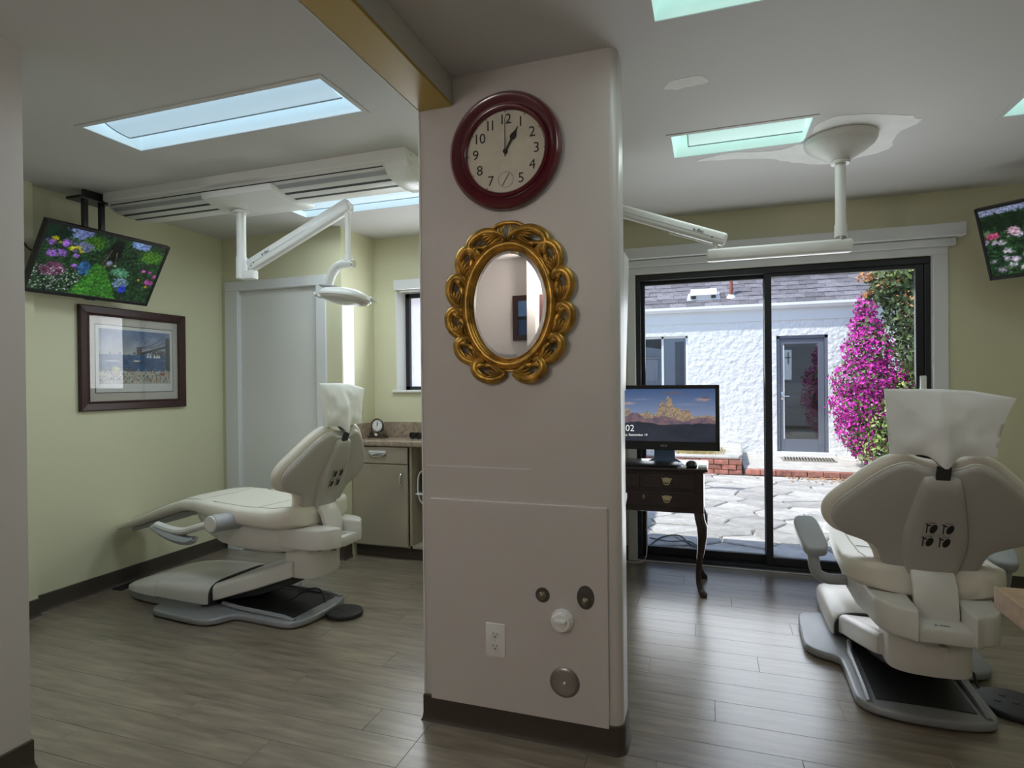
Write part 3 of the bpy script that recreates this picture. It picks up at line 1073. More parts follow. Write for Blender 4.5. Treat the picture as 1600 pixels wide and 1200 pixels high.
M_cut = mat('raw_cut_edge', (.085, .075, .065), .8)
M_bronze2 = mat('brass_pipe_end', (.20, .155, .105), .35, metal=.7)
hole_fitting(-.577, .534, .0265, .027, -.001, 'bronze pipe end in a round hole left of the white cap')
hole_fitting(-.421, .541, .031, .042, -.014, 'bronze pipe end low in an oval hole on the right')
cp = thing('clean_out_cap', 'white round screw cap below the two pipe holes', 'pipe cap', (-.505, PF, .452))
MB().lathe([(.0, .030), (.030, .030), (.034, .026), (.035, .012), (.041, .010), (.042, .0)], 12, facing_front(-.505, PF, .452)).build('cap_body', M_white, cp, ang=25)
MB().box(-.526, -.484, PF - .044, PF - .029, .4535, .4665, b=.003).build('square_lug', M_white, cp)
pc = thing('cover_plate', 'round stainless cover plate low on the pillar', 'cover plate', (-.499, PF, .232))
M_steel = mat('brushed_steel', (.30, .28, .26), .38, metal=.9, var=(40, .15, (1, 1, 8)))
MB().lathe([(0, .009), (.040, .008), (.049, .006), (.054, .001), (.054, 0)], 48, facing_front(-.499, PF, .232)).build('plate', M_steel, pc)
MB().lathe([(0, .0125), (.004, .0115), (.006, .008)], 14, facing_front(-.499, PF, .232)).build('screw', M_chrome, pc)

# white dispenser and hook on the back of the pillar end
dp = MB()
dp.loft([[(-.46, 2.2, z), (x, 2.2, z), (x, 2.33, z), (-.46, 2.33, z)] for z, x in ((1.26, -.316), (1.5, -.308), (1.74, -.299), (1.775, -.300), (1.787, -.312))])
tag(dp.build('wall_dispenser', M_white), 'white tapered dispenser peeking out behind the pillar edge', 'dispenser')
hk = MB()
hk.prism([(2.2, .868), (2.2, .80), (2.23, .812), (2.30, .845), (2.30, .866), (2.26, .872)], -.36, -.309, .004, M=Matrix(((0, 0, 1, 0), (1, 0, 0, 0), (0, 1, 0, 0), (0, 0, 0, 1))))
tag(hk.build('wall_hook', M_white), 'small white bracket behind the pillar edge at desk height', 'bracket')

# ------------------------------------------------------------------ televisions
def television(loc, yaw, tilt, img, label, W=.725, H=.425, mount='ceil', img_mat=None):
    n0 = Vector((math.sin(yaw), -math.cos(yaw), 0))
    rr = Vector((math.cos(yaw), math.sin(yaw), 0))
    up_ = Vector((0, 0, 1))
    n = n0 * math.cos(tilt) - up_ * math.sin(tilt)
    u = up_ * math.cos(tilt) + n0 * math.sin(tilt)
    M = Matrix((rr, u, n)).transposed().to_4x4()
    M.translation = Vector(loc)
    t = thing('television', label, 'television', loc)
    fr = MB()
    b = .016
    fr.box(-W / 2, W / 2, H / 2 - b, H / 2, -.03, .004, b=.002, M=M)
    fr.box(-W / 2, W / 2, -H / 2, -H / 2 + b + .006, -.03, .004, b=.002, M=M)
    fr.box(-W / 2, -W / 2 + b, -H / 2, H / 2, -.03, .004, b=.002, M=M)
    fr.box(W / 2 - b, W / 2, -H / 2, H / 2, -.03, .004, b=.002, M=M)
    fr.box(-W / 2 + .01, W / 2 - .01, -H / 2 + .01, H / 2 - .01, -.035, -.004, b=.004, M=M)
    fr.box(-.03, .03, -H / 2 - .006, -H / 2 + .004, -.012, .002, b=.002, M=M)
    fr.build('bezel', M_black, t, False)
    MB().box(-W / 2 + .08, W / 2 - .08, -H / 2 + .05, H / 2 - .08, -.06, -.032, b=.01, M=M).build('back_cover', M_black, t, False)
    o = picgrid('screen', img, W - 2 * b, H - 2 * b - .006, img_mat, t, M @ Matrix.Translation((0, .003, 0)))
    return t, M


t1, MT = television((-3.403, 2.537, 2.0), R(87.9), R(31.0), garden(0), 'television showing a garden path, high on the left wall', img_mat=M_tv1)
mb = MB()
for y in (2.482, 2.583):
    mb.box(-3.478, -3.452, y - .014, y + .014, 1.98, 2.395, b=.003)
mb.box(-3.56, -3.44, 2.44, 2.63, 2.392, 2.408, b=.003)
mb.box(-3.475, -3.455, 2.47, 2.60, 2.40, HC, b=.003)
mb.box(-3.478, -3.43, 2.45, 2.62, 1.96, 2.0, b=.003)
mb.build('ceiling_mount', M_black, t1, False)
cbm = MB().tube(catmull([(-3.46, 2.22, 2.02), (-3.5, 2.2, 2.05), (-3.55, 2.19, 2.10), (-3.59, 2.15, 2.11), (-3.612, 2.10, 2.12)], 6), .006, 8)
cbm.build('power_cord', M_black, t1)

t2, MT2 = television((1.737, 3.79, 2.042), R(-41.7), R(26.3), garden(1), 'television showing pink flowers, at the right edge of the photo', img_mat=M_tv1)
mb = MB()
mb.box(1.80, 1.86, 3.86, 3.92, 2.0, HC, b=.004)
mb.box(1.75, 1.91, 3.80, 3.97, HC - .015, HC, b=.003)
mb.build('ceiling_mount', M_black, t2, False)

# ------------------------------------------------------------------ framed harbour print
pf = thing('framed_picture', 'dark red framed harbour print under the left television', 'picture', (-3.667, 2.955, 1.14))
PXX = -3.667
Y0, Y1, Z0, Z1 = 2.572, 3.338, 1.1415, 1.801
MX = Matrix(((0, 0, 1, PXX), (1, 0, 0, (Y0 + Y1) / 2), (0, 1, 0, (Z0 + Z1) / 2), (0, 0, 0, 1)))
WW, HH = Y1 - Y0, Z1 - Z0
fr = MB()


def frame_ring(mb, w_, h_, prof, M):
    rings = []
    for (d, z) in prof:
        rings.append([(-w_ / 2 + d, -h_ / 2 + d, z), (w_ / 2 - d, -h_ / 2 + d, z), (w_ / 2 - d, h_ / 2 - d, z), (-w_ / 2 + d, h_ / 2 - d, z)])
    mb.loft(rings, cap=False, M=M)


frame_ring(fr, WW, HH, [(0, .0), (0, .022), (.006, .027), (.045, .020), (.056, .024), (.060, .022), (.060, .008)], MX)
fr.build('frame', M_fram, pf, False)
MB().box(-WW / 2 + .05, WW / 2 - .05, -HH / 2 + .05, HH / 2 - .05, .001, .009, M=MX).build('mat_board', M_mat, pf, False)
iw, ih = WW - .20, HH - .22
MB().box(-iw / 2, iw / 2, -ih / 2, ih / 2, .009, .0098, M=MX).build('inner_border', M_ink, pf, False)
MB().box(-iw / 2 + .005, iw / 2 - .005, -ih / 2 + .005, ih / 2 - .005, .0098, .0105, M=MX).build('print_sheet', M_paper, pf, False)
picgrid('print', harbour(), iw - .05, ih - .085, M_print, pf, MX @ Matrix.Translation((0, .016, .0112)))
MB().box(-WW / 2 + .058, WW / 2 - .058, -HH / 2 + .058, HH / 2 - .058, .0135, .015, M=MX).build('glazing', M_glassp, pf, False)

# picture and post behind the camera, seen in the mirror
pb = thing('framed_picture', 'dark framed blue sea print seen in the oval mirror', 'picture', (-1.60, -1.2, 1.68))
MB2 = Matrix(((-1, 0, 0, -1.60), (0, 0, 1, -1.2), (0, 1, 0, 1.89), (0, 0, 0, 1)))
fr = MB()
frame_ring(fr, .30, .42, [(0, 0), (0, .02), (.05, .02), (.05, .006)], MB2)
fr.build('frame', M_fram, pb, False)
hh_, ww_ = 40, 40
V, U = np.meshgrid(np.linspace(0, 1, hh_), np.linspace(0, 1, ww_), indexing='ij')
im = np.where((V < .5)[..., None], np.array([90, 130, 180.]) + 40 * vnoise(hh_, ww_, 6)[..., None], np.array([30, 55, 95.]) + 40 * vnoise(hh_, ww_, 4)[..., None])
im = np.where(((V > .46) & (V < .56))[..., None], np.array([26, 30, 36.]), im)
picgrid('print', lin(im), .21, .33, M_print, pb, MB2 @ Matrix.Translation((0, 0, .008)))
tr = MB().box(-1.575, -1.49, -1.195, -1.06, 0, HC - .001, b=.004)
struct('trim_4', tr, M_gray, smooth=False)

# ------------------------------------------------------------------ floor register by the left wall
rgx = thing('floor_register', 'dark metal floor vent beside the left baseboard', 'vent', (-3.58, 2.90, 0))
MB().box(-3.632, -3.545, 2.74, 3.04, 0, .005, b=.001).build('frame', M_rub, rgx, False)
for k in range(9):
    MB().box(-3.625, -3.552, 2.755 + k * .031, 2.755 + k * .031 + .012, .005, .008).build('slat', M_rub, rgx, False)

# ------------------------------------------------------------------ base cabinet, counter, items (left room)
cab = thing('base_cabinet', 'taupe laminate base cabinet with drawer and open bay in left room', 'cabinet', (-2.1, 3.98, 0))
MB().box(-2.555, -1.2, 3.86, 4.14, 0, .09).build('toe_kick', M_base, cab, False)
cc = MB()
cc.box(-2.558, -2.540, 3.83, 4.14, .09, .83)
cc.box(-2.085, -2.067, 3.83, 4.14, .09, .83)
cc.box(-2.54, -1.20, 3.83, 4.14, .09, .108)
cc.box(-2.54, -1.20, 4.125, 4.14, .108, .83)
cc.box(-1.22, -1.20, 3.83, 4.125, .108, .83)
cc.build('carcass', M_cab, cab, False)
dr = MB().box(-2.552, -2.094, 3.812, 3.830, .705, .826, b=.002).build('drawer', M_cab, cab, False)
hb = MB()
hb.box(-2.408, -2.262, 3.800, 3.812, .772, .803, b=.003)
lab(hb.build('label_holder', M_alu, dr), 'silver label holder with cup pull')
MB().box(-2.40, -2.27, 3.7985, 3.8002, .785, .800).build('card', M_paper, dr, False)
MB().tube(catmull([(-2.39, 3.802, .774), (-2.36, 3.785, .762), (-2.31, 3.785, .762), (-2.275, 3.802, .774)], 5), .005, 8).build('cup_pull', M_chrome, dr)
dd = MB().box(-2.552, -2.094, 3.812, 3.830, .10, .699, b=.002).build('door', M_cab, cab, False)
MB().tube(catmull([(-2.137, 3.812, .64), (-2.137, 3.79, .63), (-2.139, 3.782, .595), (-2.137, 3.79, .56), (-2.137, 3.812, .55)], 5), .005, 8).build('handle', M_chrome, dd)
ctp = thing('countertop', 'brown speckled laminate countertop with backsplash under left window', 'countertop', (-2.1, 3.98, .83))
MB().box(-2.558, -1.06, 3.80, 4.143, .832, .872, b=.008, seg=3).build('slab', M_lam, ctp)
sb = MB()
sb.box(-2.558, -1.06, 4.126, 4.143, .872, .99, b=.002)
sb.box(-2.559, -2.542, 3.82, 4.126, .872, .99, b=.002)
sb.build('backsplash', M_lam, ctp, False)

mc = thing('mantel_clock', 'small bronze mantel clock on the brown countertop', 'clock', (-2.455, 4.03, .872))
cM2 = facing_front(-2.455, 4.005, .968)
MB().lathe([(0, .0), (.046, .0), (.055, .004), (.058, .012), (.050, .018), (.045, .014), (0, .014)], 32, cM2 @ Matrix.Translation((0, 0, -.012))).build('case', M_bronze, mc)
MB().lathe([(0, .0035), (.043, .0035), (.043, .002)], 32, cM2).build('dial', M_paper, mc)
for k in range(12):
    a = R(30 * k)
    MB().box(.033, .040, -.0012, .0012, .0035, .0042, M=cM2 @ Matrix.Rotation(a, 4, 'Z')).build('hour_mark', M_ink, mc, False)
MB().box(-.0015, .0015, -.004, .034, .0045, .0055, M=cM2).build('minute_hand', M_ink, mc, False)
MB().box(-.002, .002, -.004, .022, .0055, .0065, M=cM2 @ Matrix.Rotation(R(-20), 4, 'Z')).build('hour_hand', M_ink, mc, False)
bs = MB().box(-2.528, -2.382, 3.985, 4.05, .872, .886, b=.003)
bs.box(-2.515, -2.395, 3.99, 4.045, .886, .898, b=.003)
for s in (-1, 1):
    bs.tube(catmull([(-2.455 + s * .062, 4.01, .897), (-2.455 + s * .058, 4.01, .915), (-2.455 + s * .042, 4.01, .928), (-2.455 + s * .05, 4.01, .945)], 5), .010, 8)
    bs.tube(catmull([(-2.455 + s * .05, 3.995, .898), (-2.455 + s * .03, 3.99, .918), (-2.455, 3.99, .905)], 5), .008, 8)
bs.build('base', M_bronze, mc)
MB().lathe([(0, .012), (.010, .010), (.012, 0)], 14, facing_front(-2.455, 3.988, .900)).build('medallion', M_paper, mc)

ph = thing('loupe_glasses', 'black folded loupe glasses on the counter beside the pillar edge', 'glasses', (-2.10, 4.0, .872))
for i, x in enumerate((-2.135, -2.085)):
    MB().lathe([(.026, -.012), (.026, .012), (.022, .014), (.018, .006), (.0, .006)], 18, facing_front(x, 3.985, .900)).build('lens_barrel', M_black, ph)
pb_ = MB().tube(catmull([(-2.165, 3.99, .905), (-2.165, 4.04, .90), (-2.10, 4.07, .892), (-2.03, 4.06, .892)], 5), .006, 8)
pb_.tube(catmull([(-2.058, 3.99, .905), (-2.045, 4.03, .90), (-2.09, 4.055, .88)], 5), .006, 8)
pb_.box(-2.165, -2.055, 3.984, 3.992, .910, .922, b=.003)
pb_.build('frame', M_black, ph)

jr = thing('suction_bottle', 'clear bottle with white cap and hose in the open cabinet bay', 'bottle', (-2.005, 3.95, .108))
M_clear = glass_mat('bottle_plastic', (.72, .80, .80), 2.0)
MB().lathe([(0, 0), (.045, 0), (.05, .008), (.05, .13), (.045, .15), (.03, .165), (.028, .18)], 24, Matrix.Translation((-1.995, 3.93, .485))).build('body', M_clear, jr)
MB().lathe([(.032, .175), (.032, .20), (.02, .21), (.018, .235), (0, .237)], 20, Matrix.Translation((-1.995, 3.93, .485))).build('cap', M_white, jr)
MB().tube(catmull([(-2.0, 3.90, .66), (-2.04, 3.89, .62), (-2.048, 3.885, .52), (-2.03, 3.89, .43), (-1.99, 3.9, .40), (-1.96, 3.92, .42)], 6), .006, 8).build('hose', M_whiteg, jr)
MB().box(-2.06, -1.93, 3.87, 4.0, .475, .485, b=.002).build('shelf_bracket', M_white, jr, False)
MB().box(-1.94, -1.93, 3.87, 4.125, .40, .485).build('hanger', M_white, jr, False)

# ------------------------------------------------------------------ dental chairs
def dental_chair(loc, rz, label, dz, arms):
    root = thing('dental_chair', label, 'dental chair', loc, 'dental chairs', rz, local=True)

    def sym(half):
        return [(p[0], p[1]) for p in half] + [(-p[0], p[1]) for p in half[::-1] if abs(p[0]) > 1e-6]
    # --- base plate
    half = catmull([(0, -.035, 0), (.1, -.028, 0), (.19, .0, 0), (.228, .05, 0), (.232, .14, 0), (.232, .33, 0), (.245, .40, 0), (.32, .44, 0), (.362, .50, 0), (.368, .60, 0), (.362, .84, 0), (.34, .91, 0), (.28, .94, 0), (.22, .96, 0), (.2, 1.1, 0), (.16, 1.22, 0), (0, 1.24, 0)], 3)
    pl = MB().prism(sym(half), .006, .042, .012, 3).build('base_plate', M_plate, root)
    for s in (-1, 1):
        MB().tube([(s * .192, .02, .040), (s * .192, .10, .052), (s * .190, .42, .056), (s * .17, .56, .056)], .012, 8).build('rail', M_plate, pl)
    MB().prism([(-.165, .05), (.165, .05), (.16, .62), (-.16, .62)], .042, .0455, .001).build('rubber_well', M_rub, pl, False)
    for s in (-1, 1):
        MB().box(s * .14 - .05, s * .14 + .05, .02, .14, 0, .008).build('foot_pad', M_rub, pl, False)
        MB().box(s * .31 - .03, s * .31 + .03, .54, .80, 0, .008).build('foot_pad', M_rub, pl, False)
    # --- motor hood: domed sections
    def dome(u, w_, zt, zb, n=20):
        out = []
        for k in range(n + 1):
            a = math.pi * k / n
            cx, sx = math.cos(a), math.sin(a)
            out.append((w_ * math.copysign(abs(cx) ** .42, cx), u, zb + (zt - zb) * abs(sx) ** .5))
        return out
    st = [(.61, .225, .178), (.63, .236, .182), (.8, .242, .176), (.95, .243, .165), (1.025, .242, .157)]
    MB().loft([dome(u, w_, z, .06) for u, w_, z in st]).build('hood_rear', M_cover, root, ang=50)
    st = [(1.03, .241, .156), (1.12, .239, .143), (1.22, .230, .120), (1.30, .212, .095), (1.345, .18, .075), (1.36, .14, .066)]
    MB().loft([dome(u, w_, z, .055) for u, w_, z in st]).build('hood_front', M_cover, root, ang=50)
    half = catmull([(0, .66, 0), (.19, .66, 0), (.232, .70, 0), (.236, .95, 0), (.232, 1.15, 0), (.2, 1.30, 0), (.13, 1.345, 0), (0, 1.352, 0)], 3)
    lab(MB().prism(sym(half), .008, .062, .01, 2).build('hood_skirt', M_plate, root), 'grey skirt under the hood')
    MB().loft([dome(.597, .228, .176, .06), dome(.609, .230, .179, .06)]).build('gasket', M_rub, root)

    # --- lift arm, rising to the rear
    def rrect(u, w_, z0, z1, r=.03, n=5):
        out = []
        for (sx, sz, a0) in ((1, 1, 0), (-1, 1, 90), (-1, -1, 180), (1, -1, 270)):
            for k in range(n):
                a = R(a0 + 90 * k / (n - 1))
                rr = r if sz > 0 else r * .4
                out.append((sx * (w_ - rr) + rr * math.cos(a), u, (z1 - rr if sz > 0 else z0 + rr) + rr * math.sin(a)))
        return out
    MB().loft([rrect(u, w_, z0 + d, z1 + d) for u, w_, z0, z1, d in ((.595, .21, .075, .168, 0), (.56, .205, .085, .178, 0), (.3, .185, .16, .255, dz * .5), (.10, .165, .222, .318, dz), (.07, .155, .234, .322, dz))]).build('lift_arm', M_cover, root)
    MB().loft([rrect(u, w_, z0, z1, .015) for u, w_, z0, z1 in ((.60, .13, .048, .085), (.35, .12, .1 + dz * .5, .15 + dz * .5), (.1, .11, .18 + dz, .23 + dz))]).build('lower_link', M_dark, root)
    # --- riser
    half = catmull([(0, -.06, 0), (.075, -.052, 0), (.122, -.025, 0), (.136, .02, 0), (.136, .13, 0)], 4)
    MB().prism(sym([(p.x, p.y) for p in half] + [(0, .132)]), .225 + dz, .40 + dz, .008, 2).build('riser', M_cover, root)
    lab(MB().box(.012, .036, -.085, -.05, .335 + dz, .352 + dz, b=.004).build('release_tab', M_cover, root), 'small tab')

    # --- seat carriage
    def sup(u, w_, z0, z1, e=.5, n=28):
        out = []
        for k in range(n):
            a = 2 * math.pi * k / n
            ca, sa = math.cos(a), math.sin(a)
            out.append((w_ * math.copysign(abs(ca) ** e, ca), u, (z0 + z1) / 2 + (z1 - z0) / 2 * math.copysign(abs(sa) ** e, sa)))
        return out
    st = [(.02, .175, .385, .50), (.05, .196, .368, .52), (.2, .212, .352, .53), (.4, .215, .354, .535), (.55, .208, .372, .545), (.68, .19, .42, .56), (.78, .15, .49, .575), (.84, .09, .54, .578)]
    MB().loft([sup(u, w_, z0 + dz, z1 + dz, .45) for u, w_, z0, z1 in st]).build('seat_carriage', M_cover, root, ang=50)
    rc = MB()
    for s in (-1, 1):
        q = catmull([(s * .076, .10, 0), (s * .076, -.185, 0), (s * .11, -.183, 0), (s * .150, -.160, 0), (s * .180, -.115, 0), (s * .196, -.04, 0), (s * .204, .16, 0)], 3)
        rc.prism([(p.x, p.y) for p in q], .40 + dz, .512 + dz, .012, 3)
    rc.prism([(-.079, .05), (-.079, -.192), (.079, -.192), (.079, .05)], .40 + dz, .452 + dz, .008, 2)
    rco = rc.build('rear_cover', M_cover, root)
    text('a-dec', .022, M_dark, rco, Matrix.Translation((0, -.15, .4525 + dz)), 'lettering', .0003)
    MB().box(-.15, .15, -.12, .02, .392 + dz, .402 + dz, b=.002).build('shadow_gap', M_rub, root, False)

    # --- seat and leg cushion
    st = [(-.030, .17, .590, .08), (-.022, .215, .612, .10), (.01, .255, .628, .122), (.06, .282, .622, .125), (.15, .292, .608, .115), (.35, .288, .604, .102), (.55, .276, .614, .098), (.72, .256, .632, .088), (.82, .238, .624, .080), (.95, .22, .588, .072), (1.1, .205, .537, .066), (1.25, .192, .486, .060), (1.4, .176, .436, .055), (1.5, .155, .404, .050), (1.55, .12, .388, .042), (1.568, .075, .382, .03)]
    st = [(u_, w0 * (.92 if u_ < .8 else .97), zt_, t0) for u_, w0, zt_, t0 in st]
    rings = []
    for u, w_, zt, th_ in st:
        ring = sup(u, w_, zt - th_ + dz, zt + dz, .55, 36)
        ring = [(x, y_, z + (.018 * (abs(x) / w_) ** 3 if z > zt + dz - th_ * .5 and u < .6 else 0)) for x, y_, z in ring]
        rings.append(ring)
    cu = MB().loft(rings).build('seat_cushion', M_vinyl, root, ang=80)

    def ztop(u, x):
        for i in range(len(st) - 1):
            if st[i][0] <= u <= st[i + 1][0]:
                q = (u - st[i][0]) / (st[i + 1][0] - st[i][0])
                w_, zt, th_ = [st[i][k] * (1 - q) + st[i + 1][k] * q for k in (1, 2, 3)]
                c_ = min(1, abs(x) / w_) ** (1 / .55)
                s_ = math.sqrt(max(0, 1 - c_ * c_)) ** .55
                return zt - th_ / 2 + th_ / 2 * s_ + dz + (.018 * (abs(x) / w_) ** 3 if u < .6 else 0)
        return st[-1][2]
    for s in (-1, 1):
        pts = [(s * .200 * (1 if u < .7 else 1 - (u - .7) * .35), u, 0) for u in [.03 + .0305 * k for k in range(44)]]
        MB().tube([(x, u, ztop(u, x) + .0005) for x, u, _ in pts], .0022, 5).build('seam', M_seam, cu)
    for u in (.24, .66):
        MB().tube([(x, u + .1 * abs(x), ztop(u + .1 * abs(x), x) + .0005) for x in [-.195 + .0195 * k for k in range(21)]], .0022, 5).build('seam', M_seam, cu)
    lr = MB().loft([rrect(u, w_, z0 + dz, z0 + .03 + dz, .008) for u, w_, z0 in ((.78, .13, .515), (.95, .13, .492), (1.2, .12, .412), (1.42, .10, .352))])
    lab(lr.build('legrest_plate', M_plate, root), 'grey plate under the legrest')

    # --- backrest: batwing outline, slightly dished
    lean = R(21)
    cl, sl = math.cos(lean), math.sin(lean)

    def B(x, v, n):
        n = n + .32 * x * x
        v = v * 1.06 if v > 0 else v
        return (x, .02 - sl * v + cl * n, .585 + dz + cl * v + sl * n)
    half = catmull([(0, -.045, 0), (.09, -.043, 0), (.135, -.025, 0), (.165, .015, 0), (.180, .060, 0), (.205, .098, 0), (.26, .120, 0), (.32, .138, 0), (.352, .175, 0), (.358, .222, 0), (.338, .268, 0), (.290, .325, 0), (.235, .385, 0), (.180, .435, 0), (.135, .460, 0), (.098, .464, 0), (.062, .448, 0), (0, .436, 0)], 4)
    oc = (0, .2)
    outl = [(p.x, p.y) for p in half] + [(-p.x, p.y) for p in half[::-1]][1:-1]

    def ringset(prs, scale0=1.0):
        return [[B(oc[0] + (x - oc[0]) * s, oc[1] + (v - oc[1]) * s, n) for x, v in outl] for s, n in prs]
    rs = ringset([(.02, -.004), (.5, -.004), (.93, -.006), (.985, .004), (1.0, .016), (.992, .032), (.96, .046), (.88, .054), (.7, .055), (.4, .048), (.02, .045)])
    bk = MB().loft(rs).build('back_cushion', M_vinyl, root, ang=80)
    rs = ringset([(.02, -.030), (.5, -.031), (.84, -.030), (.890, -.026), (.908, -.018), (.912, -.006), (.88, .0), (.02, .0)])
    sh = MB().loft(rs).build('back_shell', M_shell, root, ang=60)
    pip = [B((x) * .913, .2 + (v - .2) * .913, -.012) for x, v in outl]
    MB().tube(pip, .0035, 5, closed=True).build('shell_rim', M_cover, sh)
    # --- spine cover on the rear of the shell
    sp_half = catmull([(0, .400, 0), (.045, .398, 0), (.060, .375, 0), (.078, .29, 0), (.094, .20, 0), (.097, .14, 0), (.088, .07, 0), (.072, .01, 0), (.066, -.035, 0), (0, -.037, 0)], 3)
    so_ = [(p.x, p.y) for p in sp_half] + [(-p.x, p.y) for p in sp_half[::-1]][1:-1]
    oc2 = (0, .17)
    rs = [[B(x * s, oc2[1] + (v - oc2[1]) * s, n) for x, v in so_] for s, n in ((1.03, -.026), (1.0, -.040), (.95, -.049), (.8, -.052), (.4, -.053), (.02, -.053))]
    spn = MB().loft(rs).build('spine_cover', M_shell, root, ang=60)
    lb = MB()
    lb.add([B(-.045, .140, -.0545), B(.052, .140, -.0545), B(.052, .245, -.0545), B(-.045, .245, -.0545)], [(0, 1, 2, 3)])
    lbo = lb.build('instruction_label', M_shell, spn, False)
    for (px_, pv) in ((-.026, .218), (.024, .218), (-.033, .165), (.018, .165)):
        pg = MB()
        q = [(.012 + .011 * math.cos(a) + .004 * math.sin(a), .0 + .018 * math.sin(a)) for a in [2 * math.pi * k / 14 for k in range(14)]]
        pg.add([B(px_ + a, pv + b, -.0552) for a, b in q], [tuple(range(14))])
        for (a0, a1, b0, b1) in ((-.010, -.006, -.018, .016), (-.006, .002, .010, .016), (-.014, -.006, .016, .020), (-.004, .018, .022, .024)):
            pg.add([B(px_ + a0, pv + b0, -.0552), B(px_ + a1, pv + b0, -.0552), B(px_ + a1, pv + b1, -.0552), B(px_ + a0, pv + b1, -.0552)], [(0, 1, 2, 3)])
        pg.build('pictogram', M_ink, spn, False)
    tl = MB()
    for k in range(3):
        v0 = .187 + .004 * k
        tl.add([B(-.03, v0, -.0552), B(.045, v0, -.0552), B(.045, v0 + .0012, -.0552), B(-.03, v0 + .0012, -.0552)], [(0, 1, 2, 3)])
    tl.build('small_print', M_grayink, spn, False)
    # --- bracket strap to the carriage
    path = catmull([(.006, .60), (-.038, .585), (-.072, .54), (-.085, .49), (-.078, .455)], 4) if False else [Vector((a, b, 0)) for a, b in ((.0, .625), (-.035, .60), (-.062, .565), (-.078, .52), (-.085, .48), (-.085, .45))]
    rings = []
    for i, p in enumerate(path):
        d = (path[min(i + 1, len(path) - 1)] - path[max(i - 1, 0)]).normalized()
        nx, nz = -d.y, d.x
        t_ = .015
        ring = []
        for (sx, sn) in ((1, 1), (1, -1), (-1, -1), (-1, 1)):
            for (a, b) in ((.9, 1), (1, .7)) if (sx * sn > 0) else ((1, .7), (.9, 1)):
                ring.append((sx * .068 * a, p.x + nx * t_ * sn * b, p.y + nz * t_ * sn * b + dz))
        rings.append(ring)
    MB().loft(rings).build('back_bracket', M_cover, root, ang=40)
    # --- headrest strap and draped cover
    hp = MB()
    hp.loft([[B(sx * .021, v, n) for sx, n in ((1, -.042), (1, -.032), (-1, -.032), (-1, -.042))] for v in (.37, .41, .445)])
    hp.build('headrest_strap', M_dark, root, False)
    bag = MB()
    nx_, nz_ = 30, 22
    rowsF, rowsB = [], []
    zc0, zc1 = 1.050 + dz, 1.280 + dz
    for j in range(nz_ + 1):
        q = j / nz_
        F_, Bk = [], []
        for i in range(nx_ + 1):
            p = i / nx_ * 2 - 1
            x = p * (.168 - .012 * (1 - q))
            z = zc0 + (zc1 - zc0) * q
            # lower edge gathers down to the strap, far corner sticks out
            z -= (1 - q) ** 2 * .045 * math.exp(-((p - .03) / .20) ** 2)
            z -= .012 * q * p * (1 if p > 0 else .1)
            if p > .55:
                k_ = (p - .55) / .45
                x += k_ * .050 * q ** 1.8
                z -= k_ * .02 * q
            body = max(0, 1 - abs(p) ** 3) * max(0, 1 - abs(2 * q - 1) ** 4)
            wr = (1 - abs(p) ** 6) * (.008 * noise.noise(Vector((p * 2.2, q * 2.4, 3.1))) + .005 * noise.noise(Vector((p * 6, q * 5, 8.3))))
            tub = math.exp(-(p / .22) ** 2) * (1 - q) ** .7 * .030
            uu = -.160 + .022 * q
            F_.append((x, uu + .004 + .048 * body + wr * .6, z))
            Bk.append((x, uu - .004 - .014 * body - tub + wr * (.3 + body), z))
        rowsF.append(F_)
        rowsB.append(Bk)
    bag.loft(rowsF, cap=False, closed=False)
    bag.loft(rowsB, cap=False, closed=False)
    for i in range(nx_):        # closed top
        bag.add([rowsF[-1][i], rowsF[-1][i + 1], rowsB[-1][i + 1], rowsB[-1][i]], [(0, 1, 2, 3)])
    for j in range(nz_):
        bag.add([rowsF[j][0], rowsF[j + 1][0], rowsB[j + 1][0], rowsB[j][0]], [(0, 1, 2, 3)])
        bag.add([rowsF[j][-1], rowsF[j + 1][-1], rowsB[j + 1][-1], rowsB[j][-1]], [(0, 1, 2, 3)])
    lab(bag.build('headrest_cover', M_bag, root, ang=80), 'white disposable cover over the headrest')
    # --- arms
    for s in (-1, 1):
        if arms == 'down':
            MB().tube([(s * .20, .40, .53 + dz), (s * .375, .408, .545 + dz)], .047, 24).build('arm_hub', M_armg, root)
            MB().tube([(s * .372, .408, .545 + dz), (s * .382, .408, .545 + dz)], [.043, .040], 24).build('hub_cap', M_cover, root)
            pa = catmull([(s * .355, .43, .540 + dz), (s * .36, .53, .512 + dz), (s * .362, .62, .486 + dz), (s * .362, .72, .484 + dz), (s * .362, .835, .502 + dz)], 4)
            lk = MB().tube(pa, .026, 10, ry=.020).build('arm_link', M_cover, root)
            pa = catmull([(s * .365, .86, .492 + dz), (s * .365, .76, .462 + dz), (s * .365, .66, .442 + dz), (s * .362, .58, .438 + dz), (s * .36, .545, .452 + dz)], 4)
            n = len(pa)
            MB().tube(pa, [.016 + .022 * math.sin(math.pi * (.12 + .76 * i / (n - 1))) for i in range(n)], 12, ry=[.010 + .016 * math.sin(math.pi * (.1 + .8 * i / (n - 1))) for i in range(n)]).build('arm_pad', M_armg, root)
        else:
            Mp = Matrix.Translation((s * .352, .40, .605 + dz)) @ Matrix.Rotation(R(24), 4, 'X') @ Matrix.Rotation(R(-8 * s), 4, 'Z')
            q = [(.054 * math.copysign(abs(math.cos(a)) ** .5, math.cos(a)), .125 * math.copysign(abs(math.sin(a)) ** .5, math.sin(a))) for a in [2 * math.pi * k / 32 for k in range(32)]]
            MB().prism(q, -.025, .025, .014, 3, M=Mp).build('arm_pad', M_armg, root)
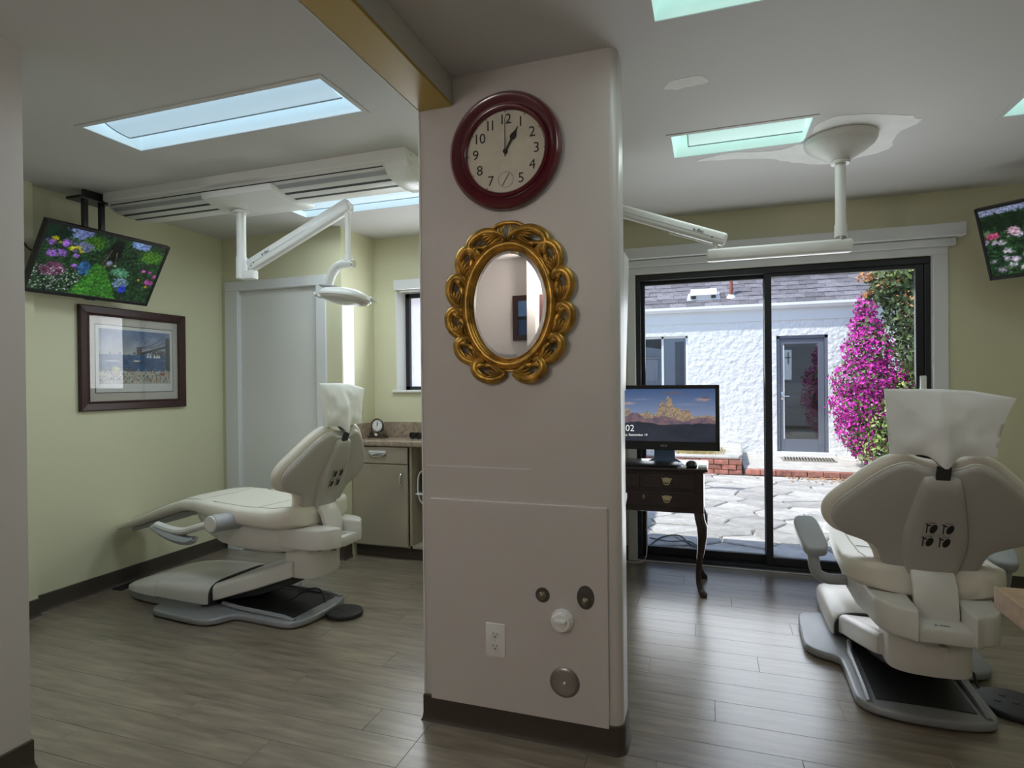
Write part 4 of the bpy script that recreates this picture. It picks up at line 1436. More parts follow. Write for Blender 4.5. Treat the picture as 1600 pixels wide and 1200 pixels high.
            pa = catmull([(s * .350, .33, .545 + dz), (s * .342, .33, .48 + dz), (s * .325, .34, .445 + dz), (s * .28, .35, .428 + dz), (s * .20, .36, .43 + dz)], 5)
            MB().tube(pa, .024, 12).build('arm_post', M_armg, root)
    return root


def foot_control(loc, rz, label, cord, k_=1.0):
    t = thing('foot_control', label, 'foot pedal', loc, 'foot controls', rz, local=True)
    q = [(.104 * k_ * math.cos(a), .096 * k_ * math.sin(a)) for a in [2 * math.pi * k / 36 for k in range(36)]]
    MB().prism(q, .001, .026, .008, 3).build('disc', M_rub, t)
    for (x, y_) in ((0, 0), (.05, .03), (-.05, .03), (.05, -.035), (-.05, -.035)):
        MB().lathe([(0, .0035), (.010, .003), (.013, 0)], 14, Matrix.Translation((x, y_, .026))).build('button', M_dark, t)
    MB().tube(catmull(cord, 6), .005, 8).build('cord', M_rub, t)


dental_chair((-2.07, 2.78, 0), R(86.0), 'cream dental chair seen from the side in the left room', .02, 'down')
dental_chair((.765, 2.58, 0), R(-1.7), 'cream dental chair seen from behind by the sliding glass door', -.022, 'up')
foot_control((-1.96, 2.83, 0), R(10), 'black round foot pedal behind the left dental chair', [(-.090, .02, .015), (-.13, .05, .03), (-.19, .09, .10), (-.25, .06, .11), (-.32, .02, .07), (-.37, .0, .058)])
foot_control((1.118, 2.80, 0), R(-35), 'black round foot pedal beside the right dental chair', [(-.115, .03, .015), (-.14, .06, .02), (-.16, .09, .05), (-.17, .08, .058)], 1.25)

# ------------------------------------------------------------------ left operating lamp on ceiling track
TL = thing('operating_light', 'white ceiling track with folding arm and dental lamp in left room', 'dental lamp', (-2.4, 2.75, HC))
hs_ = MB()
MYZ = Matrix(((0, 0, 1, 0), (1, 0, 0, 0), (0, 1, 0, 0), (0, 0, 0, 1)))     # prism (y,z) along x
hs_.prism([(2.565, HC), (2.565, 2.405), (2.575, 2.398), (2.93, 2.398), (2.94, 2.405), (2.94, HC)], -3.43, -1.40, .004, M=MYZ)
hs_.build('track_housing', M_white, TL, False)
rl = MB()
rl.prism([(2.585, 2.398), (2.595, 2.372), (2.64, 2.345), (2.72, 2.335), (2.80, 2.335), (2.88, 2.345), (2.92, 2.372), (2.925, 2.398)], -3.42, -1.52, .003, M=MYZ)
rl.build('track_rail', M_whiteg, TL)
for (ya, za, yb, zb) in ((2.592, 2.392, 2.5925, 2.380), (2.606, 2.366, 2.628, 2.353), (2.668, 2.343, 2.684, 2.339), (2.745, 2.3355, 2.765, 2.335)):
    s_ = MB()
    s_.prism([(ya, za), (yb, zb), (yb - .0012, zb - .0025), (ya - .0025, za - .0012)], -3.40, -1.54, M=MYZ)
    s_.build('track_slot', M_armg if ya == 2.606 else M_dark, TL, False)
eb = MB().prism([(2.58, 2.398), (2.59, 2.365), (2.64, 2.33), (2.72, 2.320), (2.80, 2.320), (2.88, 2.33), (2.925, 2.365), (2.93, 2.398)], -1.53, -1.40, .006, M=MYZ)
eb.build('end_block', M_white, TL)
for z in (2.428, 2.385):
    MB().lathe([(0, .003), (.006, .002), (.006, 0)], 12, Matrix.Translation((-1.40, 2.62, z)) @ Matrix.Rotation(R(90), 4, 'Y')).build('screw', M_alu, TL)
tr_ = MB()
tr_.prism([(2.560, 2.365), (2.570, 2.335), (2.64, 2.315), (2.72, 2.305), (2.80, 2.305), (2.90, 2.32), (2.93, 2.34), (2.93, 2.365)], -2.68, -2.20, .006, M=MYZ)
tr_.build('trolley', M_white, TL)
MB().lathe([(.0, 0), (.045, 0), (.045, .012), (.03, .018), (.0, .018)], 24, Matrix.Translation((-2.575, 2.75, 2.292))).build('flange', M_white, TL)
MB().tube([(-2.575, 2.75, 2.30), (-2.575, 2.75, 2.02)], .0265, 20).build('post', M_white, TL)
MB().tube([(-2.575, 2.75, 2.035), (-2.575, 2.75, 1.912)], .031, 20).build('collar', M_white, TL)
MB().box(-2.575, -2.475, 2.727, 2.773, 1.905, 1.955, b=.005).build('arm_bracket', M_white, TL)


def box_arm(name, a, b, hz, hy, material, parent):
    """rectangular rounded arm between two points (vertical plane along x)"""
    A, Bv = Vector(a), Vector(b)
    d = (Bv - A).normalized()
    s = Vector((0, 1, 0))
    u = s.cross(d)
    M = Matrix((d, s, u if u.z > 0 else -u)).transposed().to_4x4()
    M.translation = A
    L = (Bv - A).length
    mb = MB().box(-.02, L + .02, -hy, hy, -hz, hz, b=min(hz, hy) * .55, seg=3, M=M)
    o = mb.build(name, material, parent)
    return o, M, L


arm, AM, AL = box_arm('spring_arm', (-2.50, 2.75, 1.985), (-1.86, 2.75, 2.258), .036, .026, M_white, TL)
MB().box(.0, AL, -.0275, -.0255, -.004, -.0025, M=AM).build('arm_groove', M_alu, arm, False)
text('a-dec', .026, M_dark, arm, AM @ Matrix.Translation((.13, -.027, .010)) @ RX90, 'lettering', .0005)
for (x, z) in ((.035, -.006), (.012, -.014)):
    MB().lathe([(0, .002), (.004, .0015), (.004, 0)], 10, AM @ Matrix.Translation((x, -.026, z)) @ RX90).build('screw', M_dark, arm)
MB().tube([(-1.86, 2.735, 2.248), (-1.86, 2.765, 2.248)], .034, 20).build('knuckle', M_white, TL)
MB().tube([(-1.855, 2.75, 2.245), (-1.857, 2.75, 1.975)], .015, 16).build('drop_rod', M_white, TL)
MB().tube([(-1.857, 2.75, 1.992), (-1.857, 2.75, 1.962)], .023, 16).build('rod_collar', M_white, TL)
yk = catmull([(-1.825, 2.75, 1.945), (-1.87, 2.75, 1.948), (-1.925, 2.75, 1.935), (-1.962, 2.75, 1.895), (-1.985, 2.75, 1.835), (-1.995, 2.75, 1.795)], 5)
n = len(yk)
MB().tube(yk, .020, 12, ry=[.026 + .010 * math.sin(math.pi * i / (n - 1)) for i in range(n)], upv=(0, 1, 0)).build('yoke', M_whiteg, TL)
MB().tube([(-1.832, 2.75, 1.945), (-1.818, 2.75, 1.944)], .022, 14).build('yoke_cap', M_chrome, TL)
HM = Matrix.Translation((-1.868, 2.74, 1.768)) @ Matrix.Rotation(R(7), 4, 'Y') @ Matrix.Rotation(R(-10), 4, 'X')
q = [(.140 * math.copysign(abs(math.cos(a)) ** .75, math.cos(a)), .105 * math.copysign(abs(math.sin(a)) ** .75, math.sin(a))) for a in [2 * math.pi * k / 40 for k in range(40)]]
hdm = MB().loft([[(x * s, y_ * s, z) for x, y_ in q] for s, z in ((.3, .036), (.72, .030), (.92, .018), (1.0, .002), (.985, -.012), (.93, -.018))], M=HM)
hdo = hdm.build('lamp_head', M_white, TL, ang=50)
MB().loft([[(x * s, y_ * s, z) for x, y_ in q] for s, z in ((.92, -.018), (.88, -.026), (.6, -.034), (.2, -.037))], M=HM).build('lens', mat('frosted_lens', (.66, .64, .60), .15, coat=.6), hdo, ang=60)
MB().box(-.13, -.02, -.075, .02, .028, .040, b=.008, M=HM).build('head_mount', M_armg, hdo)
for s in (-1, 1):
    hm = MB().tube(catmull([(s * .13, 0, -.004), (s * .165, 0, -.012), (s * .185, 0, -.006)], 4), [.012, .012, .012, .013, .013, .014, .014, .014, .012], 10, ry=.007, M=HM)
    hm.box(s * .175 - .008, s * .175 + .008, -.035, .035, -.012, .004, b=.004, M=HM)
    hm.build('grip', M_white, TL)

# ------------------------------------------------------------------ right lamp arm from the ceiling dome
RL = thing('operating_light', 'white lamp arm hanging from round ceiling dome in right room', 'dental lamp', (.597, 3.19, HC))
DMt = Matrix.Translation((.597, 3.19, 0))
MB().lathe([(0, 2.335), (.035, 2.335), (.05, 2.345), (.115, 2.385), (.148, 2.412), (.158, 2.430), (.157, 2.445), (.15, HC)], 48, DMt).build('ceiling_dome', M_whiteg, RL, ang=50)
MB().lathe([(.0, 2.325), (.04, 2.325), (.044, 2.333), (.04, 2.34)], 24, DMt).build('dome_collar', M_white, RL)
MB().tube([(.597, 3.19, 2.34), (.597, 3.19, 1.98)], .0235, 20).build('drop_pole', M_white, RL)
MB().tube([(.597, 3.19, 2.035), (.597, 3.19, 1.978)], .0275, 20).build('pole_collar', M_white, RL)
MB().tube([(.597, 3.19, 1.98), (.597, 3.19, 1.955)], .024, 20).build('pivot', M_chrome, RL)
box_arm('extension_arm', (.005, 3.19, 1.933), (.627, 3.19, 1.933), .032, .027, M_white, RL)
MB().tube([(.028, 3.19, 1.95), (.028, 3.19, 2.01)], [.016, .012], 14).build('arm_pin', M_white, RL)
ar2, A2, L2 = box_arm('spring_arm', (.062, 3.19, 2.012), (-.60, 3.19, 2.265), .032, .026, M_white, RL)
MB().box(0, L2, -.0275, -.0255, -.005, -.0035, M=A2).build('arm_groove', M_alu, ar2, False)
dA = (Vector((.062, 3.19, 2.012)) - Vector((-.60, 3.19, 2.265))).normalized()
MA = Matrix((dA, Vector((0, 1, 0)), dA.cross(Vector((0, 1, 0))))).transposed().to_4x4()
MA.translation = Vector((-.052, 3.163, 2.062))
text('a-dec', .026, M_dark, ar2, MA @ RX90, 'lettering', .0005)
MB().lathe([(0, .002), (.004, .0015), (.004, 0)], 10, A2 @ Matrix.Translation((.05, -.026, -.008)) @ RX90).build('screw', M_dark, ar2)
MB().tube(catmull([(.07, 3.19, 1.985), (.05, 3.19, 1.972), (.0, 3.19, 1.995), (-.2, 3.19, 2.067)], 5), .004, 6).build('cable', M_white, RL)
# far end of the arm, behind the pillar: rod and lamp head
MB().tube([(-.60, 3.19, 2.26), (-.60, 3.19, 1.95)], .014, 14).build('drop_rod', M_white, RL)
MB().lathe([(0, 0), (.08, .006), (.12, .03), (.115, .045), (.03, .06), (0, .06)], 28, Matrix.Translation((-.60, 3.19, 1.89))).build('lamp_head', M_white, RL)

# ------------------------------------------------------------------ writing desk, monitor, keyboard, mouse
DY0, DY1, DX0, DX1 = 3.695, 4.06, -.745, -.045
dk = thing('writing_desk', 'dark mahogany desk with brass pulls and cabriole legs by the sliding door', 'desk', (-.39, 3.88, 0))
tp = MB().box(DX0 - .025, DX1 + .025, DY0 - .025, DY1 + .025, .748, .768, b=.006, seg=3)
tp.box(DX0 - .012, DX1 + .012, DY0 - .012, DY1 + .012, .738, .750, b=.004)
tp.build('desktop', M_mahog, dk)
MB().box(DX0, DX1, DY0, DY1, .495, .740, b=.003).build('case', M_mahog, dk, False)


def pull(x, z, parent):
    q = [(0, .020), (.008, .014), (.012, .019), (.018, .012), (.029, .016), (.031, .008), (.024, .004), (.028, -.004), (.018, -.004), (.012, -.012), (.005, -.013), (0, -.019)]
    pts = q + [(-a, b) for a, b in q[1:-1][::-1]]
    b_ = MB().prism(pts, 0, .0025, M=facing_front(x, DY0 - .009, z))
    for s in (-1, 1):
        b_.lathe([(0, .010), (.004, .009), (.005, 0)], 10, facing_front(x + s * .018, DY0 - .010, z + .003))
    b_.tube(catmull([(x - .018, DY0 - .020, z + .002), (x - .017, DY0 - .024, z - .012), (x - .008, DY0 - .026, z - .022), (x + .008, DY0 - .026, z - .022), (x + .017, DY0 - .024, z - .012), (x + .018, DY0 - .020, z + .002)], 4), .0028, 8)
    return b_.build('bail_pull', M_brass, parent)


d1 = MB().box(-.395, DX1 - .055, DY0 - .010, DY0 + .001, .640, .727, b=.004).build('drawer', M_mahog, dk, False)
d0 = MB().box(DX0 + .055, -.418, DY0 - .010, DY0 + .001, .640, .727, b=.004).build('drawer', M_mahog, dk, False)
d3 = MB().box(DX0 + .055, DX1 - .055, DY0 - .010, DY0 + .001, .528, .622, b=.004).build('drawer', M_mahog, dk, False)
pull(-.258, .690, d1)
pull(-.545, .690, d0)
pull(-.258, .582, d3)
pull(-.53, .582, d3)
q = [(.006 * math.cos(a), .012 * math.sin(a)) for a in [2 * math.pi * k / 20 for k in range(20)]]
es = MB().prism(q, 0, .002, M=facing_front(-.396, DY0 - .010, .585)).build('escutcheon', M_brass, d3, False)
MB().prism([(-.0018, -.006), (.0018, -.006), (.0018, .005), (-.0018, .005)], 0, .0026, M=facing_front(-.396, DY0 - .010, .585)).build('keyhole', M_ink, d3, False)


def leg(x, y, sx, sy):
    st = [(.50, 0, .030), (.46, .006, .030), (.42, .018, .032), (.36, .020, .028), (.28, .012, .022), (.20, .002, .017), (.12, -.006, .015), (.07, -.003, .016), (.035, .010, .020), (.015, .022, .024), (0, .024, .020)]
    rings = []
    for z, o_, r0 in st:
        e = .6
        rings.append([(x + sx * o_ + r0 * math.copysign(abs(math.cos(a)) ** e, math.cos(a)), y + sy * o_ + r0 * math.copysign(abs(math.sin(a)) ** e, math.sin(a)), z) for a in [2 * math.pi * k / 16 for k in range(16)]])
    MB().loft(rings).build('leg', M_mahog, dk, ang=60)


for x, sx in ((DX0 + .03, -1), (DX1 - .03, 1)):
    for y, sy in ((DY0 + .03, -1), (DY1 - .03, 1)):
        leg(x, y, sx, sy)

mo = thing('computer_monitor', 'black all-in-one monitor showing mountains, on the mahogany desk', 'monitor', (-.27, 3.90, .768))
MXc, MW, MH, MZ = -.285, .67, .41, 1.062
MMt = Matrix.Translation((MXc, 3.85, MZ)) @ Matrix.Rotation(R(-4), 4, 'X') @ RX90
fr = MB()
fr.box(-MW / 2, MW / 2, -MH / 2, MH / 2, -.03, -.003, b=.006, M=MMt)
fr.box(-MW / 2, MW / 2, MH / 2 - .024, MH / 2, -.01, .003, b=.002, M=MMt)
fr.box(-MW / 2, MW / 2, -MH / 2, -MH / 2 + .055, -.01, .003, b=.002, M=MMt)
fr.box(-MW / 2, -MW / 2 + .024, -MH / 2, MH / 2, -.01, .003, b=.002, M=MMt)
fr.box(MW / 2 - .024, MW / 2, -MH / 2, MH / 2, -.01, .003, b=.002, M=MMt)
fr.build('bezel', M_black, mo, False)
scr = picgrid('screen', mountains(), MW - .048, MH - .079, M_mon, mo, MMt @ Matrix.Translation((0, .0155, -.0015)))
M_led = mat('lit_white_text', (.5, .5, .5), .5, emis=((1, 1, 1), .6))
text('1:02', .058, M_led, scr, MMt @ Matrix.Translation((-.232, -.072, -.0005)), 'clock_digits', .0002, -.0006)
text('Sunday, September 19', .021, M_led, scr, MMt @ Matrix.Translation((-.195, -.113, -.0005)), 'date_lettering', .0002)
text('ASUS', .018, M_alu, mo, MMt @ Matrix.Translation((.0, -.178, .0032)), 'brand_lettering', .0004)
st_ = MB()
st_.loft([[(MXc - w_, y_, z), (MXc + w_, y_, z), (MXc + w_, y_ + .015, z), (MXc - w_, y_ + .015, z)] for w_, y_, z in ((.066, 3.875, .90), (.064, 3.895, .84), (.066, 3.90, .80), (.10, 3.905, .778), (.11, 3.905, .772))])
st_.prism([(MXc - .125, 3.81), (MXc + .125, 3.81), (MXc + .085, 3.98), (MXc - .085, 3.98)], .768, .776, .002)
st_.build('stand', M_blueg, mo)

kb = thing('keyboard', 'black computer keyboard on the desk in front of the monitor', 'keyboard', (-.40, 3.745, .768))
KM = Matrix.Translation((-.42, 3.745, .7728)) @ Matrix.Rotation(R(4), 4, 'X')
MB().box(-.225, .225, -.06, .06, 0, .014, b=.003, M=KM).build('tray', M_black, kb)
kk = {}
for r0 in range(5):
    for c0 in range(15):
        wd = .0245
        mb = MB()
        if 'k' not in kk:
            kk['k'] = MB().loft([[(sx * a, sy * a * .85, z) for sx, sy in ((-1, -1), (1, -1), (1, 1), (-1, 1))] for a, z in ((.0120, 0), (.0118, .004), (.0100, .008))]).mesh('key', M_key, False)
        o = link('key', kk['k'], kb)
        o.matrix_parent_inverse = ROOTM[kb].inverted()
        o.matrix_local = ROOTM[kb].inverted() @ KM @ Matrix.Translation((-.196 + c0 * .028, -.046 + r0 * .023, .013))
        o.matrix_parent_inverse = Matrix.Identity(4)
ms = thing('computer_mouse', 'black mouse at the right end of the mahogany desk', 'mouse', (-.115, 3.745, .768))
MB().loft([[(-.115 + .034 * s * math.cos(a), 3.745 + .054 * s * math.sin(a), z) for a in [2 * math.pi * k / 24 for k in range(24)]] for s, z in ((.92, .770), (1, .777), (1, .786), (.85, .799), (.5, .807), (.1, .809))]).build('shell', M_black, ms, ang=60)
MB().tube([(-.115, 3.715, .800), (-.115, 3.728, .804)], .004, 8).build('scroll_wheel', M_armg, ms)
pp_ = MB().box(-.205, -.150, 3.69, 3.80, .768, .774, b=.0015)
tag(pp_.build('notepad', M_paper, None, False), 'small white notepad left of the mouse', 'notepad')
cd = MB().box(-.075, -.026, 3.70, 3.79, .768, .778, b=.0015)
tag(cd.build('paper_block', M_paper, None, False), 'small white paper block right of the mouse at desk corner', 'paper')
pn = MB().box(-.20, -.175, 3.695, 3.71, .774, .783, b=.002)
tag(pn.build('memory_stick', M_blue, None, False), 'tiny dark blue memory stick on the white notepad', 'memory stick')
cr = MB().tube(catmull([(-.42, 4.12, .76), (-.425, 4.16, .55), (-.43, 4.18, .30), (-.432, 4.20, .12), (-.45, 4.22, .04), (-.50, 4.24, .008), (-.60, 4.25, .006), (-.72, 4.26, .006)], 8), .004, 8)
tag(cr.build('power_cord', M_whiteg), 'thin pale cord hanging behind the desk to the floor', 'cord')

# ------------------------------------------------------------------ counter corner at the right edge
rcn = thing('corner_counter', 'tan laminate counter corner at the lower right edge of the photo', 'counter', (1.2, .6, 0))
MB().box(.506, 1.7, -.8, 1.352, .862, .902, b=.002).build('slab', M_lamtan, rcn, False)
MB().box(.546, 1.68, -.78, 1.335, .09, .862, b=.002).build('cabinet', mat('tan_cabinet', (.34, .25, .165), .45), rcn, False)
MB().box(.60, 1.66, -.76, 1.29, 0, .09).build('toe_kick', M_base, rcn, False)

# ------------------------------------------------------------------ outside: patio
GZ = -.10
pb2 = MB().box(-9, 12, 4.5, 14, GZ - .3, GZ - .03)
patio = struct('patio', pb2, M_mortar, smooth=False)
# Voronoi flagstones
X0, X1, YA, YB = -1.4, 3.0, 4.52, 9.2
sites = []
tries = 0
while len(sites) < 150 and tries < 20000:
    tries += 1
    p = (random.uniform(X0 - .3, X1 + .3), random.uniform(YA - .2, YB + .2))
    if all((p[0] - s[0]) ** 2 * .7 + (p[1] - s[1]) ** 2 * 1.3 > .34 ** 2 for s in sites):
        sites.append(p)


def clip(poly, nx, ny, d):
    out = []
    for i in range(len(poly)):
        a, b = poly[i - 1], poly[i]
        da, db = a[0] * nx + a[1] * ny - d, b[0] * nx + b[1] * ny - d
        if da <= 0:
            out.append(a)
        if (da < 0 < db) or (db < 0 < da):
            t_ = da / (da - db)
            out.append((a[0] + (b[0] - a[0]) * t_, a[1] + (b[1] - a[1]) * t_))
    return out


for i, s in enumerate(sites):
    poly = [(X0, YA), (X1, YA), (X1, YB), (X0, YB)]
    for j, t_ in enumerate(sites):
        if i == j or (s[0] - t_[0]) ** 2 + (s[1] - t_[1]) ** 2 > 3:
            continue
        nx, ny = t_[0] - s[0], t_[1] - s[1]
        l_ = math.hypot(nx, ny)
        nx, ny = nx / l_, ny / l_
        d = nx * (s[0] + t_[0]) / 2 + ny * (s[1] + t_[1]) / 2 - .009
        poly = clip(poly, nx, ny, d)
        if len(poly) < 3:
            break
    if len(poly) < 3:
        continue
    cx = sum(p[0] for p in poly) / len(poly)
    cy = sum(p[1] for p in poly) / len(poly)
    ht = random.uniform(-.006, .006)
    tx_, ty_ = random.uniform(-.012, .012), random.uniform(-.012, .012)
    # extra jitter vertices for an irregular edge
    pj = []
    for k in range(len(poly)):
        a, b = poly[k], poly[(k + 1) % len(poly)]
        pj.append(a)
        mxp = ((a[0] + b[0]) / 2, (a[1] + b[1]) / 2)
        q = random.uniform(.0, .05)
        pj.append((mxp[0] + (cx - mxp[0]) * q, mxp[1] + (cy - mxp[1]) * q))
    zf = lambda x, y_: GZ + ht + tx_ * (x - cx) + ty_ * (y_ - cy)
    rings = [[(x - cx, y_ - cy, GZ - .04) for x, y_ in pj], [(x - cx, y_ - cy, zf(x, y_) - .008) for x, y_ in pj], [((x - cx) * .95, (y_ - cy) * .95, zf(x, y_)) for x, y_ in pj]]
    o = MB().loft(rings).build('flagstone', M_flag, patio, False)
    o.location = (cx, cy, 0)

# landing with brick edge, planter
landing = struct('landing', MB().box(.46, 6, 9.32, 11.2, GZ - .1, -.012), M_cap, smooth=False)


def brick_course(x0, x1, y, z, n_depth=.1, L=.2, H=.062, parent=None, off=0):
    x = x0 - off
    while x < x1 - .02:
        a, b = max(x, x0), min(x + L - .01, x1)
        if b - a > .03:
            o = MB().box(a, b, y + random.uniform(-.004, .004), y + n_depth, z, z + H - .008, b=.004, seg=1).build('brick', M_brick, parent, False)
        x += L


brick_course(.47, 4.6, 9.22, GZ + .008, .11, L=.205, H=.082, parent=landing)
plr = thing('brick_planter', 'low red brick planter at the left of the doorstep outside', 'planter', (-.6, 9.6, GZ))
MB().box(-2.5, .42, 9.32, 11.19, GZ - .05, .13).build('fill', M_mortar, plr, False)
for k in range(3):
    brick_course(-1.6, .42, 9.22, GZ + .002 + k * .072, .10, L=.205, H=.072, parent=plr, off=.1 * (k % 2))
MB().prism([(-2.5, 9.30), (.38, 9.26), (.46, 9.7), (.50, 11.15), (-2.5, 11.15)], .118, .158, .01, 1).build('cap_stone', M_cap, plr, False)
gr = MB()
for i in range(1400):
    x, y_ = random.gauss(-.22, .20), random.uniform(9.45, 10.2)
    if x > .2:
        continue
    h_ = random.uniform(.03, .10)
    dx, dy = random.uniform(-.06, .06), random.uniform(-.06, .06)
    gr.add([(x - .004, y_, .155), (x + .004, y_, .155), (x + dx, y_ + dy, .155 + h_)], [(0, 1, 2)])
stuff(gr.build('dry_grass', M_straw, plr, False))
dm = thing('door_mat', 'brown striped door mat on the outdoor step', 'mat', (1.45, 10.5, -.012))
MB().box(1.08, 1.86, 10.28, 10.68, -.012, .004, b=.004).build('base', M_mat2, dm, False)
for k in range(17):
    xx = 1.11 + k * .043
    MB().prism([(xx, 10.30), (xx + .02, 10.30), (xx + .05, 10.66), (xx + .03, 10.66)], .004, .012).build('stripe', M_dark, dm, False)
pt = MB()
for i in range(260):
    x, y_ = random.uniform(1.0, 3.2), 9.18 - abs(random.gauss(0, .16))
    a = random.uniform(0, 6.28)
    r0 = random.uniform(.012, .028)
    pt.add([(x + r0 * math.cos(a + k * 1.57), y_ + r0 * math.sin(a + k * 1.57) * .7, GZ + .008 + .010 * (k % 2)) for k in range(4)], [(0, 1, 2, 3)])
po = pt.build('fallen_petals', M_orange, None, False)
tag(po, 'scatter of dry orange petals along the brick step', 'petals')
stuff(po)
oc_ = MB().tube(catmull([(-.50, 5.05, GZ + .012), (-.42, 5.35, GZ + .012), (-.28, 5.42, GZ + .02), (-.18, 5.2, GZ + .012), (-.05, 5.0, GZ + .012)], 8), .006, 6)
oc_.tube(catmull([(-.52, 5.3, GZ + .012), (-.35, 5.2, GZ + .02), (-.2, 5.28, GZ + .012), (-.1, 5.12, GZ + .012)], 8), .005, 6)
tag(oc_.build('garden_cable', M_rub), 'thin dark cable curled on the flagstones near the glass door', 'cable')
# our own building's outer corner on the left: it throws the shadow beside the door
wall_y('wall_exterior_wing', -4.5, -2.2, 4.55, 9.0, material=M_stucco, z1=2.6)
wall_y('wall_exterior', -2.2, 2.75, 4.5, 4.52, holes=[(-.512, 1.312, -.01, 2.06), (-2.2, -1.45, 1.238, 2.10)], material=M_stucco, z1=2.61)

# ------------------------------------------------------------------ outside: stucco house
HO = thing('stucco_house', 'white stucco house with grey shingle roof across the patio', 'house', (1.0, 11.2, 0))
HY = 11.2
DXa, DXb, DZb, DZt = 1.087, 1.893, .035, 2.045
WXa, WXb, WZb, WZt = -1.75, -.39, .95, 2.10
hw = MB()


def wall_grid(mb, x0, x1, y0, y1, z0, z1, holes):
    xs = sorted({x0, x1, *[h[0] for h in holes], *[h[1] for h in holes]})
    zs = sorted({z0, z1, *[h[2] for h in holes], *[h[3] for h in holes]})
    for i in range(len(xs) - 1):
        for j in range(len(zs) - 1):
            mx, mz = (xs[i] + xs[i + 1]) / 2, (zs[j] + zs[j + 1]) / 2
            if not any(h[0] < mx < h[1] and h[2] < mz < h[3] for h in holes):
                mb.box(xs[i], xs[i + 1], y0, y1, zs[j], zs[j + 1])


wall_grid(hw, -7, 9, HY, HY + .2, -.4, 2.53, [(DXa, DXb, DZb, DZt), (WXa, WXb, WZb, WZt)])
hw.build('wall', M_stucco, HO, False)
fz = MB().box(-7, 9, HY - .02, HY, 2.31, 2.52, b=.004)
fz.build('frieze_board', M_trimo, HO, False)
gt = MB().prism([(11.08, 2.535), (11.10, 2.515), (11.18, 2.515), (11.18, 2.60), (11.065, 2.605), (11.06, 2.56)], -7, 9, M=MYZ)
gt.build('gutter', M_trimo, HO, False)
PITCH = R(38)
cp_, sp_ = math.cos(PITCH), math.sin(PITCH)
rfm = MB()
rfm.add([(-7, 11.09, 2.585), (9, 11.09, 2.585), (9, 11.09 + 4 * cp_, 2.585 + 4 * sp_), (-7, 11.09 + 4 * cp_, 2.585 + 4 * sp_), (-7, 11.18, 2.53), (9, 11.18, 2.53), (9, 11.3 + 4 * cp_, 2.53 + 4 * sp_), (-7, 11.3 + 4 * cp_, 2.53 + 4 * sp_)], [(0, 1, 2, 3), (4, 5, 6, 7), (0, 1, 5, 4), (3, 2, 6, 7), (0, 3, 7, 4), (1, 2, 6, 5)])
roof = rfm.build('roof', M_roof, HO, False)
EXP = .145
smesh = MB().box(-.148, .148, 0, EXP + .06, 0, .014, b=.002, seg=1).mesh('shingle', M_shing, False)
for j in range(15):
    off = [0, .15, .06, .21, .1][j % 5]
    for i in range(20):
        x = -1.75 + off + i * .3
        if x > 3.1 + .1 * j or x < -1.75 - .05 * j:
            continue
        o = link('shingle', smesh, roof)
        s_ = j * EXP
        tilt = PITCH - R(3.5)
        o.location = (x, 11.075 + s_ * cp_, 2.592 + s_ * sp_ + random.uniform(0, .004))
        o.rotation_euler = (tilt, 0, random.uniform(-.004, .004))
        o.scale = (1, 1, random.uniform(.8, 1.5))
RMx = Matrix.Translation((0, 11.09, 2.605)) @ Matrix.Rotation(PITCH, 4, 'X')
vt = MB()
vt.prism([(-.40, .20), (.18, .20), (.16, .44), (-.38, .44)], .0, .02, .004, M=RMx)
vt.loft([[( -.36, .23, .02), (.14, .23, .02), (.13, .42, .02), (-.35, .42, .02)], [(-.34, .22, .11), (.12, .22, .11), (.11, .40, .13), (-.33, .40, .13)]], M=RMx)
vto = vt.build('roof_vent', M_trimo, HO, False)
for x in (-.28, .06):
    MB().box(x - .04, x + .04, .217, .222, .035, .095, M=RMx).build('vent_grille', M_dark, vto, False)
pz = 2.605 + .30 * sp_
py_ = 11.09 + .30 * cp_
vp = MB().tube([(.36, py_, pz - .02), (.36, py_, pz + .34)], .032, 14).build('vent_pipe', M_rust, HO)
lab(vp, 'rust red vent pipe on the roof')
MB().lathe([(.10, 0), (.06, .03), (.036, .06)], 16, Matrix.Translation((.36, py_, pz - .015)) @ Matrix.Rotation(PITCH * .6, 4, 'X')).build('pipe_flashing', M_trimo, vp)
# door
df = MB()
df.box(DXa, DXa + .05, HY + .02, HY + .12, DZb, DZt)
df.box(DXb - .05, DXb, HY + .02, HY + .12, DZb, DZt)
df.box(DXa, DXb, HY + .02, HY + .12, DZt - .05, DZt)
df.build('door_frame', M_doorb, HO, False)
dl = MB()
dl.box(DXa + .055, DXa + .125, HY + .04, HY + .085, DZb, DZt - .055, b=.004)
dl.box(DXb - .15, DXb - .055, HY + .04, HY + .085, DZb, DZt - .055, b=.004)
dl.box(DXa + .125, DXb - .15, HY + .04, HY + .085, DZb, .25, b=.004)
dl.box(DXa + .125, DXb - .15, HY + .04, HY + .085, DZt - .145, DZt - .055, b=.004)
hdr = dl.build('door', M_doorb, HO, False)
MB().box(DXa + .12, DXb - .145, HY + .058, HY + .066, .245, DZt - .14).build('pane', M_glassd, hdr, False)
hn = MB().tube([(DXa + .095, HY + .04, 1.0), (DXa + .095, HY - .01, 1.0), (DXa + .20, HY - .012, .995)], .011, 8)
hn.box(DXa + .075, DXa + .115, HY + .030, HY + .042, .93, 1.07, b=.004)
hn.build('lever_handle', M_chrome, hdr)
MB().box(DXa + .112, DXa + .128, HY + .032, HY + .044, .25, 1.88, b=.003).build('astragal', M_trimo, hdr, False)
MB().box(DXa - .03, DXb + .09, HY - .07, HY + .02, -.02, .035, b=.004).build('sill', M_trimo, HO, False)
